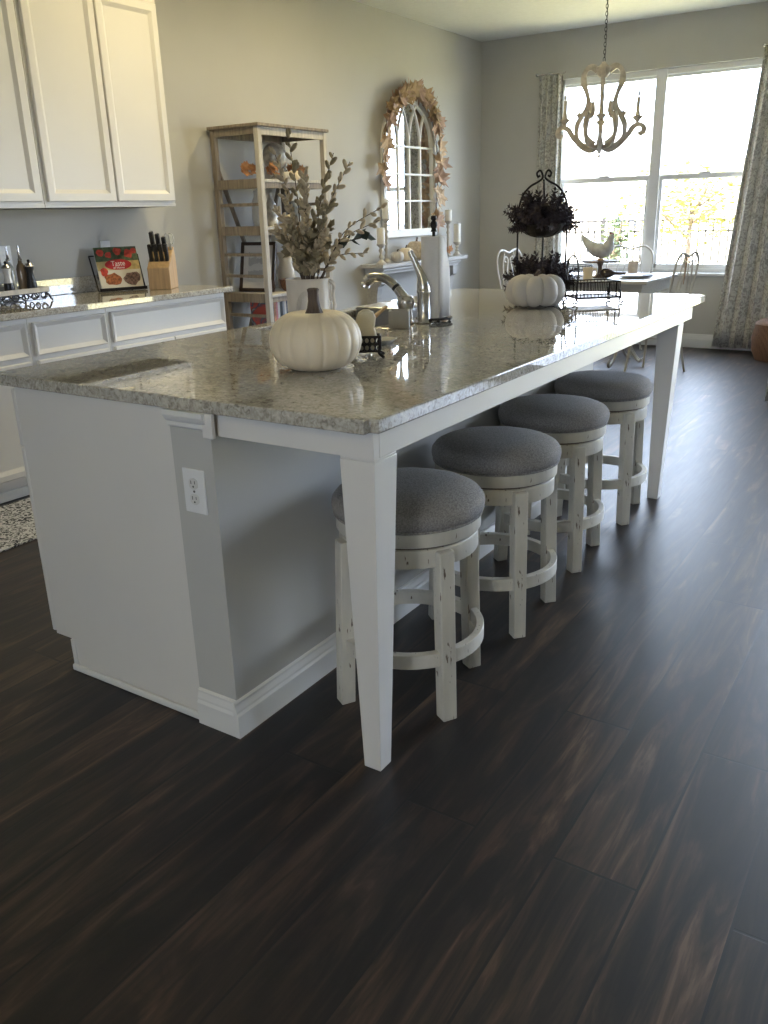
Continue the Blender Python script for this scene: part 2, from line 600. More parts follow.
# far window: twin single-hung
wf = struct(thing('window_1', '', ''))
del wf['label'], wf['category']
mb = MB()
fy0, fy1 = YW + 0.05, YW + 0.11
mb.box(WX0, WX0 + 0.05, fy0, fy1, WZ0, WZ1); mb.box(WX1 - 0.05, WX1, fy0, fy1, WZ0, WZ1)
mb.box(WX0, WX1, fy0, fy1, WZ1 - 0.05, WZ1); mb.box(WX0, WX1, fy0, fy1, WZ0, WZ0 + 0.035)
XM = -1.09
mb.box(XM - 0.05, XM + 0.05, fy0 - 0.01, fy1, WZ0, WZ1)
mb.build('window_frame', VINYL, wf, bevel=0.004)
for x0, x1 in ((WX0 + 0.05, XM - 0.05), (XM + 0.05, WX1 - 0.05)):
    mb = MB()
    a = 0.028
    mb.box(x0, x1, fy0 + 0.005, fy0 + 0.04, 1.535, 1.58)
    mb.box(x0, x0 + a, fy0 + 0.008, fy0 + 0.045, WZ0 + 0.035, 1.55); mb.box(x1 - a, x1, fy0 + 0.008, fy0 + 0.045, WZ0 + 0.035, 1.55)
    mb.box(x0, x1, fy0 + 0.008, fy0 + 0.045, WZ0 + 0.035, WZ0 + 0.075)
    mb.box(x0, x1, fy0 + 0.02, fy1 - 0.01, WZ1 - 0.075, WZ1 - 0.05)
    s_ = mb.build('sash', VINYL, wf, bevel=0.003)
    MB().box((x0 + x1) / 2 - 0.05, (x0 + x1) / 2 + 0.05, fy0 - 0.006, fy0 + 0.02, 1.58, 1.592).build('sash_lock', VINYL, s_)
    MB().box(x0, x1, fy0 + 0.028, fy0 + 0.031, WZ0 + 0.04, WZ1 - 0.06).build('pane', GLASS, wf)
MB().box(WX0 - 0.03, WX1 + 0.03, YW - 0.035, YW + 0.06, WZ0 - 0.03, WZ0).build('window_sill', TRIM, wf, bevel=0.006)

# sliding patio door in the living-side far wall
sd = struct(thing('door_1', '', ''))
del sd['label'], sd['category']
mb = MB()
ya, yb = YJ + 0.03, YJ + 0.10
mb.box(SX0, SX0 + 0.05, ya, yb, 0, SZ1); mb.box(SX1 - 0.05, SX1, ya, yb, 0, SZ1)
mb.box(SX0, SX1, ya, yb, SZ1 - 0.05, SZ1); mb.box(SX0, SX1, ya, yb, 0, 0.04)
mb.build('door_frame', VINYL, sd, bevel=0.004)
for x0, x1, dx in ((SX0 + 0.05, 2.33, 0), (2.27, SX1 - 0.05, 0.03)):
    mb = MB()
    xa = YJ + 0.035 + dx
    mb.box(x0, x0 + 0.07, xa, xa + 0.028, 0.04, SZ1 - 0.05); mb.box(x1 - 0.07, x1, xa, xa + 0.028, 0.04, SZ1 - 0.05)
    mb.box(x0 + 0.07, x1 - 0.07, xa, xa + 0.028, 0.04, 0.13); mb.box(x0 + 0.07, x1 - 0.07, xa, xa + 0.028, SZ1 - 0.12, SZ1 - 0.05)
    s_ = mb.build('sliding_panel', VINYL, sd)
    MB().box(x0 + 0.07, x1 - 0.07, xa + 0.012, xa + 0.016, 0.13, SZ1 - 0.12).build('pane', GLASS, s_)

# living room windows beside and behind the camera
sl = struct(thing('window_2', '', ''))
del sl['label'], sl['category']
mb = MB()
for a in (1.0, 2.05):
    mb.box(a, a + 0.05, YB - 0.10, YB - 0.04, 0.9, 2.1)
mb.box(1.0, 2.1, YB - 0.10, YB - 0.04, 0.9, 0.95); mb.box(1.0, 2.1, YB - 0.10, YB - 0.04, 2.05, 2.1)
mb.box(1.0, 2.1, YB - 0.10, YB - 0.04, 1.48, 1.52)
mb.build('window_frame', VINYL, sl)
MB().box(1.02, 2.08, YB - 0.075, YB - 0.072, 0.92, 2.08).build('pane', GLASS, sl)
WARM = (1.0, 0.82, 0.44)
for (x, y, wh) in ((-1.70, 2.3, 'above the kitchen aisle'), (-1.70, 3.9, 'above the floor in front of the wooden rack'), (1.3, -2.8, 'above the living area behind the island end')):  # unseen lights added to warm the upper wall, cabinets and near island faces
    t = thing('fill_ceiling_light', 'round warm fill light, added unseen in the ceiling ' + wh, 'ceiling light', (x, y, HC))
    MB().lathe([(0.068, -0.001), (0.095, -0.001), (0.095, -0.006), (0.078, -0.012), (0.068, -0.004)], 32).build('trim_ring', TRIM, t, smooth=50)
    MB().lathe([(0, -0.001), (0.067, -0.001), (0.067, -0.003), (0, -0.003)], 28).build('lens', mat('warm_fill_lens', (0.9, 0.85, 0.75), 0.5, emit=(WARM, 3.0)), t)
    l = lamp('warm_fill_lamp', 'AREA', (x, y, HC - 0.02), (x, y, 0), CANW, WARM, 0.12)
    l.data.shape = 'DISK'

# ------------------------------------------------------------------ outdoors
LAWN = patterned('sunlit_lawn', (0.20, 0.185, 0.085), (0.32, 0.285, 0.14), scale=9, lo=0.35, hi=0.65, rough=1.0)
STUCCO = mat('pale_stucco', (0.50, 0.48, 0.46), 0.9, var=0.03)
ROOFM = mat('grey_shingles', (0.30, 0.31, 0.33), 0.9, var=0.15)
struct(MB().box(-40, 30, YW + 0.2, 60, -0.30, -0.15).build('ground', LAWN))
struct(MB().box(XLR + 0.3, 30, -30, YW + 0.2, -0.30, -0.15).build('ground_side', LAWN))
struct(MB().box(-40, XLR + 0.3, -30, YB - 0.3, -0.30, -0.15).build('ground_behind', LAWN))
struct(MB().box(XR + T + 0.02, XLR, YJ + T + 0.02, YW + 0.2, -0.30, -0.05).build('patio_slab', mat('concrete_patio', (0.42, 0.41, 0.38), 0.9, var=0.1)))
fe = thing('metal_fence', 'black metal picket fence across the back yard outside the window', 'fence', (0, 14, -0.15))
for z in (0.12, 1.02, 1.2):
    MB().box(-8.5, 3.0, -0.012, 0.012, z, z + 0.03).build('rail', BLACK, fe)
mb = MB()
for i in range(96):
    x = -8.5 + i * 0.12
    mb.box(x - 0.012, x + 0.012, -0.012, 0.012, 0.05, 1.22)
mb.build('picket', BLACK, fe)['kind'] = 'stuff'
for i in range(6):
    x = -8.5 + i * 2.3
    MB().box(x - 0.025, x + 0.025, -0.025, 0.025, 0, 1.28).build('post', BLACK, fe)


def house(name, label, x, y, wx, wy, h, wins, rz=0):
    t = thing(name, label, 'house', (x, y, -0.15), rz)
    MB().box(-wx / 2, wx / 2, 0, wy, 0, h).build('wall', STUCCO, t)
    mb = MB()
    e = 0.45
    mb.add([(-wx / 2 - e, -e, h), (wx / 2 + e, -e, h), (wx / 2 + e, wy + e, h), (-wx / 2 - e, wy + e, h), (-wx / 2 + wy / 2, wy / 2, h + 1.5), (wx / 2 - wy / 2, wy / 2, h + 1.5)],
           [(0, 1, 5, 4), (2, 3, 4, 5), (1, 2, 5), (3, 0, 4), (3, 2, 1, 0)])
    mb.build('roof', ROOFM, t, smooth=0)
    for (a, b, c, d) in wins:
        f = MB().box(a, b, -0.05, 0.02, c, d).build('window_frame', mat('dark_shutter', (0.10, 0.11, 0.13), 0.6), t)
        MB().box(a + 0.03, b - 0.03, -0.06, -0.045, c + 0.03, d - 0.03).build('pane', mat('dim_house_glass', (0.10, 0.12, 0.16), 0.1), f)
    return t


house('neighbor_house', 'pale neighbouring house with two narrow dark windows beyond the fence', -6.0, 20, 7, 6, 2.4, [(0.33, 0.56, 1.0, 1.6), (0.66, 0.90, 1.0, 1.6)])
house('neighbor_house', 'pale house with grey roof standing behind the yellow tree', 2.5, 38, 9, 9, 3.0, [(-2.6, -1.6, 0.9, 2.2), (1.0, 2.0, 0.9, 2.2)])
YELLOWT = mat('yellow_green_tree_leaf', (0.16, 0.15, 0.03), 0.8, var=0.3, scale=3)
GREENT = mat('soft_green_leaf', (0.05, 0.07, 0.03), 0.8, var=0.3, scale=3)


def leafy(name, label, cat, x, y, z0, h, rx, n, m, size, seed, trunk=True):
    rg = random.Random(seed)
    t = thing(name, label, cat, (x, y, -0.15))
    if trunk:
        mb = MB().tube([(0, 0, 0), (0.03, 0, z0 * 0.5), (0, 0, z0 + h * 0.5)], [0.06, 0.05, 0.02], 8)
        for k in range(7):
            a = rg.uniform(0, 2 * PI)
            zz = z0 + rg.uniform(0.1, 0.45) * h
            mb.tube([(0, 0, zz), (math.cos(a) * rx * 0.4, math.sin(a) * rx * 0.4, zz + 0.25 * h), (math.cos(a) * rx * 0.7, math.sin(a) * rx * 0.7, zz + 0.4 * h)], [0.025, 0.018, 0.008], 6)
        mb.build('trunk', TWIG, t)
    mb = MB()
    for k in range(n):
        u, v, q = rg.gauss(0, 0.45), rg.gauss(0, 0.45), rg.gauss(0, 0.42)
        r_ = math.sqrt(u * u + v * v + q * q)
        if r_ > 1:
            u, v, q = u / r_, v / r_, q / r_
        M_ = Matrix.Translation((u * rx, v * rx, z0 + h / 2 + q * h / 2)) @ Matrix.Rotation(rg.uniform(0, 6.3), 4, 'Z') @ Matrix.Rotation(rg.uniform(0, 3), 4, 'X')
        s_ = size * rg.uniform(0.6, 1.3)
        mb.add([(-s_, 0, 0), (0, -s_ * 0.45, 0.01), (s_, 0, 0), (0, s_ * 0.45, 0.01)], [(0, 1, 2, 3)], M_)
    mb.build('foliage', m, t, smooth=0)
    return t


leafy('yard_tree', 'young yellow-green tree in the back yard outside the right-hand window half', 'tree', -2.05, 12.5, 0.8, 1.35, 1.05, 1500, YELLOWT, 0.05, 3)
leafy('yard_shrub', 'tall narrow green shrub by the fence outside the window', 'shrub', -3.45, 13.3, 0.15, 1.5, 0.26, 500, GREENT, 0.05, 4)

# ------------------------------------------------------------------ kitchen island
BZ, TZ = 0.882, 0.914
KW = 0.135
YI = 2.64                                            # far end of the island body
isl = thing('island_cabinet', 'white island base cabinet with a plain flat end panel', 'cabinet', (0, 0, 0))
xa, xb = -0.777, -KW - 0.003
mb = MB()
for (ya, yb, zt) in ((0.012, 1.005, BZ - 0.001), (1.0055, 1.7145, 0.66), (1.715, YI, BZ - 0.001)):
    mb.prism([(xb, 0), (-0.668, 0), (-0.668, 0.105), (xa + 0.027, 0.105), (xa + 0.027, zt), (xb, zt)], ya, yb, 'Y')
mb.box(-0.345, xb, 1.0055, 1.7145, 0.6605, BZ - 0.001)
mb.build('body', WHITE, isl, smooth=0)
mb = MB()
mb.prism([(xb, 0), (-0.665, 0), (-0.665, 0.105), (xa + 0.025, 0.105), (xa + 0.025, BZ - 0.002), (xb, BZ - 0.002)], 0.0, 0.0115, 'Y')
mb.build('end_panel', WHITE, isl, smooth=0, bevel=0.001)
mb = MB().box(-0.683, xb, -0.013, -0.0005, 0, 0.022)
mb.build('shoe_molding', TRIM, isl, bevel=0.006, bseg=3)
mb = MB().box(-0.683, -0.666, -0.004, 0.011, 0.0, 0.104)
mb.build('toe_kick_trim', TRIM, isl, bevel=0.002)
yy = 0.0
for k, wd in enumerate((0.45, 0.60, 0.82, 0.62)):
    y0, y1 = yy + 0.004, yy + wd - 0.004
    yy += wd
    dr = MB().box(xa, xa + 0.016, y0, y1, 0.702, 0.870).build('drawer', WHITE, isl, bevel=0.004)
    MB().box(xa, xa + 0.016, y0, y1, 0.108, 0.698).build('door', WHITE, isl, bevel=0.004)

wi = struct(thing('wall_island', '', ''))
del wi['label'], wi['category']
MB().box(-KW, 0, -0.004, YI, 0, BZ).build('half_wall', WALL, wi)
bp_ = base_profile(0.105, 0.016)
mb = MB(); mb.prism([(a + 0.0002, b) for a, b in bp_], -0.0205, YI + 0.016, 'Y'); mb.build('baseboard_island', TRIM, wi, smooth=0)
mb = MB(); mb.prism([(-0.004 - a, b) for a, b in bp_], -KW + 0.001, 0.0, 'X'); mb.build('baseboard_island', TRIM, wi, smooth=0)
tp = [(0, BZ), (-0.022, BZ), (-0.022, BZ - 0.012), (-0.016, BZ - 0.024), (-0.010, BZ - 0.030), (-0.010, BZ - 0.040), (0, BZ - 0.046)]
mb = MB(); mb.prism([(a - 0.004, b) for a, b in tp], -KW + 0.001, -0.002, 'X'); mb.build('trim_1', TRIM, wi, smooth=0)

# worktop with a cut-out for the sink
HX0, HX1, HY0, HY1 = -0.76, -0.36, 1.02, 1.70
wt_x0, wt_x1, wt_y0, wt_y1 = -0.832, 0.470, -0.016, 2.80


def slab(xs, ys, hole, z0, z1):
    bm = bmesh.new()
    g = {}
    for k, z in enumerate((z0, z1)):
        for i, x in enumerate(xs):
            for j, y in enumerate(ys):
                g[i, j, k] = bm.verts.new((x, y, z))
    cells = [(i, j) for i in range(len(xs) - 1) for j in range(len(ys) - 1) if (i, j) != hole]
    for (i, j) in cells:
        bm.faces.new((g[i, j, 1], g[i + 1, j, 1], g[i + 1, j + 1, 1], g[i, j + 1, 1]))
        bm.faces.new((g[i, j, 0], g[i, j + 1, 0], g[i + 1, j + 1, 0], g[i + 1, j, 0]))
        for (di, dj, a, b) in ((-1, 0, (0, 1), (0, 0)), (1, 0, (1, 0), (1, 1)), (0, -1, (0, 0), (1, 0)), (0, 1, (1, 1), (0, 1))):
            if (i + di, j + dj) not in cells:
                p, q = (i + a[0], j + a[1]), (i + b[0], j + b[1])
                bm.faces.new((g[p[0], p[1], 0], g[q[0], q[1], 0], g[q[0], q[1], 1], g[p[0], p[1], 1]))
    bmesh.ops.recalc_face_normals(bm, faces=bm.faces)
    # round the outer vertical corners
    ed = [e for e in bm.edges if abs(e.verts[0].co.z - e.verts[1].co.z) > 0.01 and abs(e.verts[0].co.x) + 0 > -1
          and (abs(e.verts[0].co.x - xs[0]) < 1e-6 or abs(e.verts[0].co.x - xs[-1]) < 1e-6)
          and (abs(e.verts[0].co.y - ys[0]) < 1e-6 or abs(e.verts[0].co.y - ys[-1]) < 1e-6)]
    bmesh.ops.bevel(bm, geom=ed, offset=0.022, segments=6, affect='EDGES')
    me = bpy.data.meshes.new('island_countertop')
    bm.to_mesh(me)
    bm.free()
    return me


me = slab([wt_x0, HX0, HX1, wt_x1], [wt_y0, HY0, HY1, wt_y1], (1, 1), BZ, TZ)
me.materials.append(QUARTZ)
me.shade_smooth(); me.set_sharp_from_angle(angle=R(35))
ct = bpy.data.objects.new('island_countertop', me)
C.objects.link(ct)
md = ct.modifiers.new('bevel', 'BEVEL'); md.width = 0.004; md.segments = 3; md.limit_method = 'ANGLE'; md.angle_limit = R(50)
tag(ct, 'long glossy speckled beige quartz top covering the whole kitchen island', 'countertop')

sk = thing('kitchen_sink', 'stainless sink set into the island top beside the faucet', 'sink', ((HX0 + HX1) / 2, (HY0 + HY1) / 2, BZ))
mb = MB()
w_, l_ = (HX1 - HX0) / 2 + 0.006, (HY1 - HY0) / 2 + 0.006
mb.box(-w_, w_, -l_, l_, -0.20, -0.195)
mb.box(-w_, -w_ + 0.003, -l_, l_, -0.20, -0.001); mb.box(w_ - 0.003, w_, -l_, l_, -0.20, -0.001)
mb.box(-w_, w_, -l_, -l_ + 0.003, -0.20, -0.001); mb.box(-w_, w_, l_ - 0.003, l_, -0.20, -0.001)
mb.build('basin', STEEL, sk, smooth=0)
MB().lathe([(0.0, 0), (0.03, 0), (0.04, 0.003), (0.04, -0.006)], 20, (0, 0, -0.193)).build('drain', CHROME, sk)

ap = thing('island_apron_frame', 'white apron and tapered legs holding up the seating overhang of the island', 'support frame', (0, 0, 0))
MB().box(0.0005, 0.452, 0.012, 0.034, 0.822, BZ - 0.0005).build('apron', WHITE, ap, bevel=0.0015)
MB().box(0.430, 0.452, 0.0345, 2.63, 0.822, BZ - 0.0005).build('apron', WHITE, ap, bevel=0.0015)
MB().box(0.0005, 0.4295, 2.608, 2.63, 0.822, BZ - 0.0005).build('apron', WHITE, ap, bevel=0.0015)
MB().box(-0.014, 0.018, -0.0165, -0.0045, 0.822, BZ - 0.0005).build('apron_block', WHITE, ap, bevel=0.002)
for cy_ in (0.062, 2.46):
    cx_ = 0.4045
    h1, h0 = 0.0455, 0.0245
    mb = MB()
    mb.frustum((cx_ - h0 - 0.015, cx_ + h0 - 0.015, cy_ - h0 + 0.018, cy_ + h0 + 0.018), (cx_ - h1, cx_ + h1, cy_ - h1, cy_ + h1), 0, 0.815)
    mb.box(cx_ - h1 + 0.001, cx_ + h1 - 0.001, cy_ - h1 + 0.001, cy_ + h1 - 0.001, 0.815, 0.8215)
    mb.build('leg', WHITE, ap, bevel=0.002)

# outlet on the half wall
ol = thing('power_outlet', 'white duplex outlet cover on the grey end of the island half wall', 'outlet', (-0.068, -0.0042, 0.679))
MB().box(-0.0365, 0.0365, -0.006, 0, -0.057, 0.057).build('cover_plate', VINYL, ol, bevel=0.003, bseg=3)
for dz in (-0.020, 0.020):
    poly = [(0.0165 * math.cos(t) if abs(math.cos(t)) < 0.85 else math.copysign(0.014, math.cos(t)), 0.0145 * math.sin(t) + dz) for t in [2 * PI * i / 20 for i in range(20)]]
    s_ = MB().prism(poly, -0.008, -0.0055, 'Y').build('socket', mat('off_white_plastic', (0.62, 0.61, 0.58), 0.4), ol)
    mb = MB()
    mb.box(-0.0075, -0.0055, -0.0085, -0.0079, dz - 0.001, dz + 0.008); mb.box(0.005, 0.0068, -0.0085, -0.0079, dz, dz + 0.008)
    mb.lathe([(0, 0), (0.0026, 0), (0.0026, 0.0006), (0, 0.0006)], 10, M=Matrix.Translation((0, -0.0079, dz - 0.007)) @ Matrix.Rotation(R(90), 4, 'X'))
    mb.build('slot', BLACKP, s_)
MB().lathe([(0, 0.001), (0.003, 0.001), (0.0035, 0)], 12, M=Matrix.Translation((0, -0.006, 0)) @ Matrix.Rotation(R(90), 4, 'X')).build('screw', CHROME, ol)

# ------------------------------------------------------------------ bar stools
def make_stool(label):
    t = thing('bar_stool', label, 'stool', (0, 0, 0), 0, 'round swivel stools along the island')
    prof = [(0.0, 0.554), (0.196, 0.554), (0.2015, 0.557), (0.208, 0.567), (0.2105, 0.580), (0.208, 0.594), (0.197, 0.608), (0.175, 0.619), (0.14, 0.627), (0.09, 0.632), (0.045, 0.634), (0.0, 0.634)]
    cu = MB().lathe(prof, 48).build('cushion', FABRIC, t, smooth=60)
    pts = [(0.203 * math.cos(a), 0.203 * math.sin(a), 0.5555) for a in [2 * PI * i / 48 for i in range(48)]]
    MB().tube(pts, 0.0035, 6, closed=True).build('piping', FABRIC, cu)
    MB().lathe([(0.0, 0.512), (0.198, 0.512), (0.200, 0.515), (0.200, 0.549), (0.197, 0.5525), (0, 0.5525)], 48).build('seat_ring', CREAM, t)
    MB().lathe([(0.0, 0.5045), (0.185, 0.5045), (0.185, 0.5115), (0, 0.5115)], 40).build('swivel_plate', SCUFF, t)
    MB().lathe([(0.160, 0.452), (0.191, 0.452), (0.1925, 0.455), (0.1925, 0.501), (0.190, 0.504), (0.160, 0.504)], 48).build('apron_ring', CREAM, t)
    lr = 0.188
    for k in range(4):
        a = PI / 4 + k * PI / 2
        M_ = Matrix.Rotation(a, 4, 'Z')
        Mt = M_ @ Matrix.Translation((lr + 0.004, 0, 0)) @ Matrix.Rotation(PI / 4 * 0, 4, 'Z')
        mb = MB().frustum((-0.003, 0.039, -0.021, 0.021), (-0.020, 0.022, -0.022, 0.022), 0, 0.497, Mt)
        lg = mb.build('leg', CREAM, t, bevel=0.003)
    for k in range(4):
        a0 = PI / 4 + k * PI / 2
        n = 14
        vs_ = []
        for i in range(n + 1):
            a = a0 + 0.085 + (PI / 2 - 0.17) * i / n
            for (r_, z) in ((0.190, 0.165), (0.212, 0.165), (0.212, 0.207), (0.190, 0.207)):
                vs_.append((r_ * math.cos(a), r_ * math.sin(a), z))
        fs_ = [(3, 2, 1, 0), tuple(n * 4 + i for i in range(4))]
        for i in range(n):
            for k2 in range(4):
                l = (k2 + 1) % 4
                fs_.append((i * 4 + k2, i * 4 + l, i * 4 + 4 + l, i * 4 + 4 + k2))
        rl = MB().add(vs_, fs_).build('foot_rail', CREAM, t, bevel=0.002)
    return t


st = [((0.258, 0.460), 'grey cushioned cream stool nearest the front island leg'),
      ((0.252, 1.022), 'second grey cushioned cream stool from the front island leg'),
      ((0.215, 1.60), 'third grey cushioned cream stool from the front island leg'),
      ((0.208, 2.185), 'grey cushioned cream stool tucked against the far island leg')]
rots = (R(14), R(3), R(6), R(8))
s0 = make_stool(st[0][1])
for i, ((x, y), lb) in enumerate(st):
    o = s0 if i == 0 else copy_tree(s0)
    o['label'] = lb
    o.location = (x, y, 0)
    o.rotation_euler = (0, 0, rots[i])
    o.scale = (1, 1, 0.985)

# ------------------------------------------------------------------ kitchen wall cabinets
def raised_door(mbk, x, y0, y1, z0, z1, th=0.019, fr=0.05):
    """door slab facing +X at x..x+th with a bevelled frame and recessed panel"""
    xo = x + th
    b = 0.020
    r = [(y0, z0), (y1, z0), (y1, z1), (y0, z1)]
    def ring(i, d):
        return [(d, y0 + i, z0 + i), (d, y1 - i, z0 + i), (d, y1 - i, z1 - i), (d, y0 + i, z1 - i)]
    rings = [ring(0, x), ring(0, xo - 0.004), ring(0.004, xo), ring(fr - b, xo), ring(fr, xo - 0.013), ring(fr + 0.006, xo - 0.013)]
    vs_ = [v for q in rings for v in q]
    fs_ = []
    for i in range(len(rings) - 1):
        for k in range(4):
            l = (k + 1) % 4
            fs_.append((i * 4 + k, i * 4 + l, i * 4 + 4 + l, i * 4 + 4 + k))
    fs_.append(tuple((len(rings) - 1) * 4 + k for k in range(4)))
    fs_.append((3, 2, 1, 0))
    mbk.add(vs_, fs_)
    return mbk


def base_unit(y0, y1, ndoor, label, drawers=None):
    t = thing('base_cabinet', label, 'cabinet', (XL, y0, 0))
    L_ = y1 - y0
    d = 0.60
    mb = MB()
    mb.prism([(0.001, 0), (d - 0.075, 0), (d - 0.075, 0.10), (d, 0.10), (d, BZ - 0.001), (0.001, BZ - 0.001)], 0.0005, L_ - 0.0005, 'Y')
    mb.build('body', WHITE, t, smooth=0)
    MB().box(d - 0.0748, d - 0.062, 0.001, L_ - 0.001, 0, 0.05).build('toe_molding', TRIM, t, bevel=0.004)
    dw = drawers or [(0.02, L_ - 0.02)]
    for a, b in dw:
        raised_door(MB(), d + 0.0005, a, b, 0.695, 0.855, fr=0.026).build('drawer', WHITE, t, smooth=0)
    n = ndoor
    ww = (L_ - 0.04) / n
    for i in range(n):
        raised_door(MB(), d + 0.0005, 0.02 + i * ww + 0.002, 0.02 + (i + 1) * ww - 0.002, 0.125, 0.672).build('door', WHITE, t, smooth=0)
    return t


base_unit(1.605, 2.505, 2, 'white base cabinet with one wide drawer at the end by the wooden rack')
base_unit(1.130, 1.604, 1, 'white base cabinet with a single short drawer beneath the cookbook stand')
base_unit(0.230, 1.129, 2, 'white base cabinet under the tray of bottles, cut by the picture edge', [(0.02, 0.44), (0.46, 0.88)])
base_unit(-0.9, 0.229, 2, 'white base cabinet beyond the one under the bottle tray')
kt = thing('kitchen_countertop', 'speckled quartz counter with low backsplash along the kitchen wall', 'countertop', (XL, 0, 0))
MB().box(0.001, 0.645, -0.9, 2.545, BZ, TZ).build('slab', QUARTZ, kt, bevel=0.004, bseg=3)
MB().box(0.001, 0.021, -0.9, 2.36, TZ, 1.005).build('backsplash', QUARTZ, kt, bevel=0.003)


def upper_unit(y0, y1, doors, label):
    t = thing('wall_cabinet', label, 'cabinet', (XL, y0, 1.38))
    L_ = y1 - y0
    MB().box(0.001, 0.320, 0.0005, L_ - 0.0005, 0, 1.09).build('body', WHITE, t, bevel=0.002)
    MB().box(0.001, 0.323, 0.0, L_, 0, 0.018).build('bottom_rail', WHITE, t, bevel=0.002)
    for a, b in doors:
        raised_door(MB(), 0.3205, a, b, 0.030, 1.062, fr=0.060).build('door', WHITE, t, smooth=0)
    return t


upper_unit(1.537, 2.452, [(0.018, 0.462), (0.473, 0.903)], 'white two-door wall cabinet hung nearest the wooden rack')
upper_unit(0.620, 1.535, [(0.018, 0.445), (0.455, 0.897)], 'white wall cabinet hung above the tray of bottles, cut by the picture edge')
upper_unit(-0.295, 0.618, [(0.018, 0.445), (0.455, 0.895)], 'white wall cabinet farthest from the wooden rack')
pr2 = [(0, 0), (0.325, 0), (0.335, 0.01), (0.345, 0.035), (0.375, 0.065), (0.38, 0.08), (0, 0.08)]
struct(MB().prism([(XL + a, 2.471 + b) for a, b in pr2], -0.295, 2.452, 'Y').build('trim_2', TRIM, smooth=0))

# rug between island and cabinets
rg_ = MB().box(-2.30, -1.775, -1.0, 1.35, 0.0, 0.010).build('kitchen_rug', RUGM, bevel=0.003)
tag(rg_, 'grey and white scroll patterned runner rug in front of the kitchen cabinets', 'rug')

# wall outlets on the kitchen wall
for (y, z, lb) in ((1.475, 1.14, 'white switch plate on the kitchen wall behind the oil bottles'), (2.15, 1.14, 'white outlet cover on the kitchen wall behind the cookbook')):
    t = thing('wall_outlet', lb, 'outlet', (XL, y, z))
    MB().box(0.0002, 0.006, -0.036, 0.036, -0.057, 0.057).build('cover_plate', VINYL, t, bevel=0.002)
    for dz in (-0.02, 0.02):
        MB().box(0.006, 0.008, -0.015, 0.015, dz - 0.013, dz + 0.013).build('socket', VINYL, t, bevel=0.001)

# cookbook on a stand
bkY, bkX = 2.115, -2.775
stn = thing('cookbook_stand', 'black metal easel holding the open-faced cookbook on the kitchen counter', 'book stand', (bkX, bkY, TZ), R(-24))
tilt = R(20)
mb = MB()
mb.bar((0.055, -0.14, 0.006), (0.055, 0.14, 0.006), 0.008)
mb.bar((0.055, -0.14, 0.006), (-0.045, -0.145, 0.20), 0.007); mb.bar((0.055, 0.14, 0.006), (-0.045, 0.145, 0.20), 0.007)
mb.bar((-0.045, -0.145, 0.20), (-0.045, 0.145, 0.20), 0.007)
mb.bar((-0.045, -0.10, 0.20), (-0.085, -0.10, 0.004), 0.006); mb.bar((-0.045, 0.10, 0.20), (-0.085, 0.10, 0.004), 0.006)
mb.build('frame', BLACK, stn)
mb = MB().box(0.055, 0.095, -0.14, 0.14, 0.004, 0.010)
mb.box(0.089, 0.095, -0.14, 0.14, 0.010, 0.022)
mb.build('ledge', BLACK, stn)
bk = thing('cookbook', 'red and green holiday cookbook standing on the black easel', 'book', (bkX, bkY, TZ), R(-24))
Mb = Matrix.Translation((0.066, 0, 0.0105)) @ Matrix.Rotation(-R(20), 4, 'Y') @ Matrix.Diagonal((1, 0.93, 1.05, 1))
# local: x = thickness (front +), y = width, z = height
MB().box(0.0, 0.016, -0.135, 0.135, 0, 0.235, Mb).build('pages', PAPER, bk)
rg = random.Random(5)


def patch(mb_, cy, cz, ry, rz_, x, n=14, jag=0.0, seed=1):
    q = random.Random(seed)
    pts = []
    for i in range(n):
        a = 2 * PI * i / n
        f = 1 + q.uniform(-jag, jag)
        pts.append((cy + ry * f * math.cos(a), cz + rz_ * f * math.sin(a)))
    return mb_.prism(pts, x, x + 0.0006, 'X', Mb)


MB().box(0.016, 0.0166, -0.135, 0.135, 0.0, 0.235, Mb).build('cover', mat('cover_white', (0.62, 0.58, 0.50), 0.35), bk)
MB().box(0.0166, 0.017, -0.135, 0.135, 0.155, 0.235, Mb).build('cover_band', mat('cover_green', (0.07, 0.10, 0.05), 0.35, var=0.5, scale=50), bk)
MB().box(0.0166, 0.0169, -0.135, 0.135, 0.105, 0.155, Mb).build('cover_stripe', mat('cover_gold', (0.50, 0.38, 0.17), 0.35, var=0.3, scale=40), bk)
REDC = mat('cover_red', (0.42, 0.02, 0.03), 0.3, var=0.1)
mb = patch(MB(), 0.0, 0.135, 0.085, 0.030, 0.0172, 24)
mb.build('title_oval', REDC, bk)
mb = MB()
for i, (a, b, c) in enumerate(((-0.10, 0.205, 0.022), (-0.05, 0.19, 0.02), (0.01, 0.21, 0.024), (0.075, 0.195, 0.028), (0.115, 0.21, 0.02), (-0.098, 0.095, 0.024))):
    patch(mb, a, b, c, c * 0.9, 0.0170 + 0.0002 * i, 12, 0.2, i)
mb.build('cover_photo', mat('cover_tomato', (0.45, 0.05, 0.035), 0.3, var=0.4, scale=60), bk)
mb = MB()
patch(mb, -0.05, 0.053, 0.055, 0.035, 0.0171, 14, 0.15, 9)
mb.build('cover_photo', mat('cover_pie', (0.30, 0.10, 0.04), 0.3, var=0.6, scale=70), bk)
mb = MB()
patch(mb, 0.072, 0.055, 0.052, 0.040, 0.0172, 14, 0.25, 12)
mb.build('cover_photo', mat('cover_wreath', (0.16, 0.10, 0.09), 0.3, var=0.8, scale=90), bk)


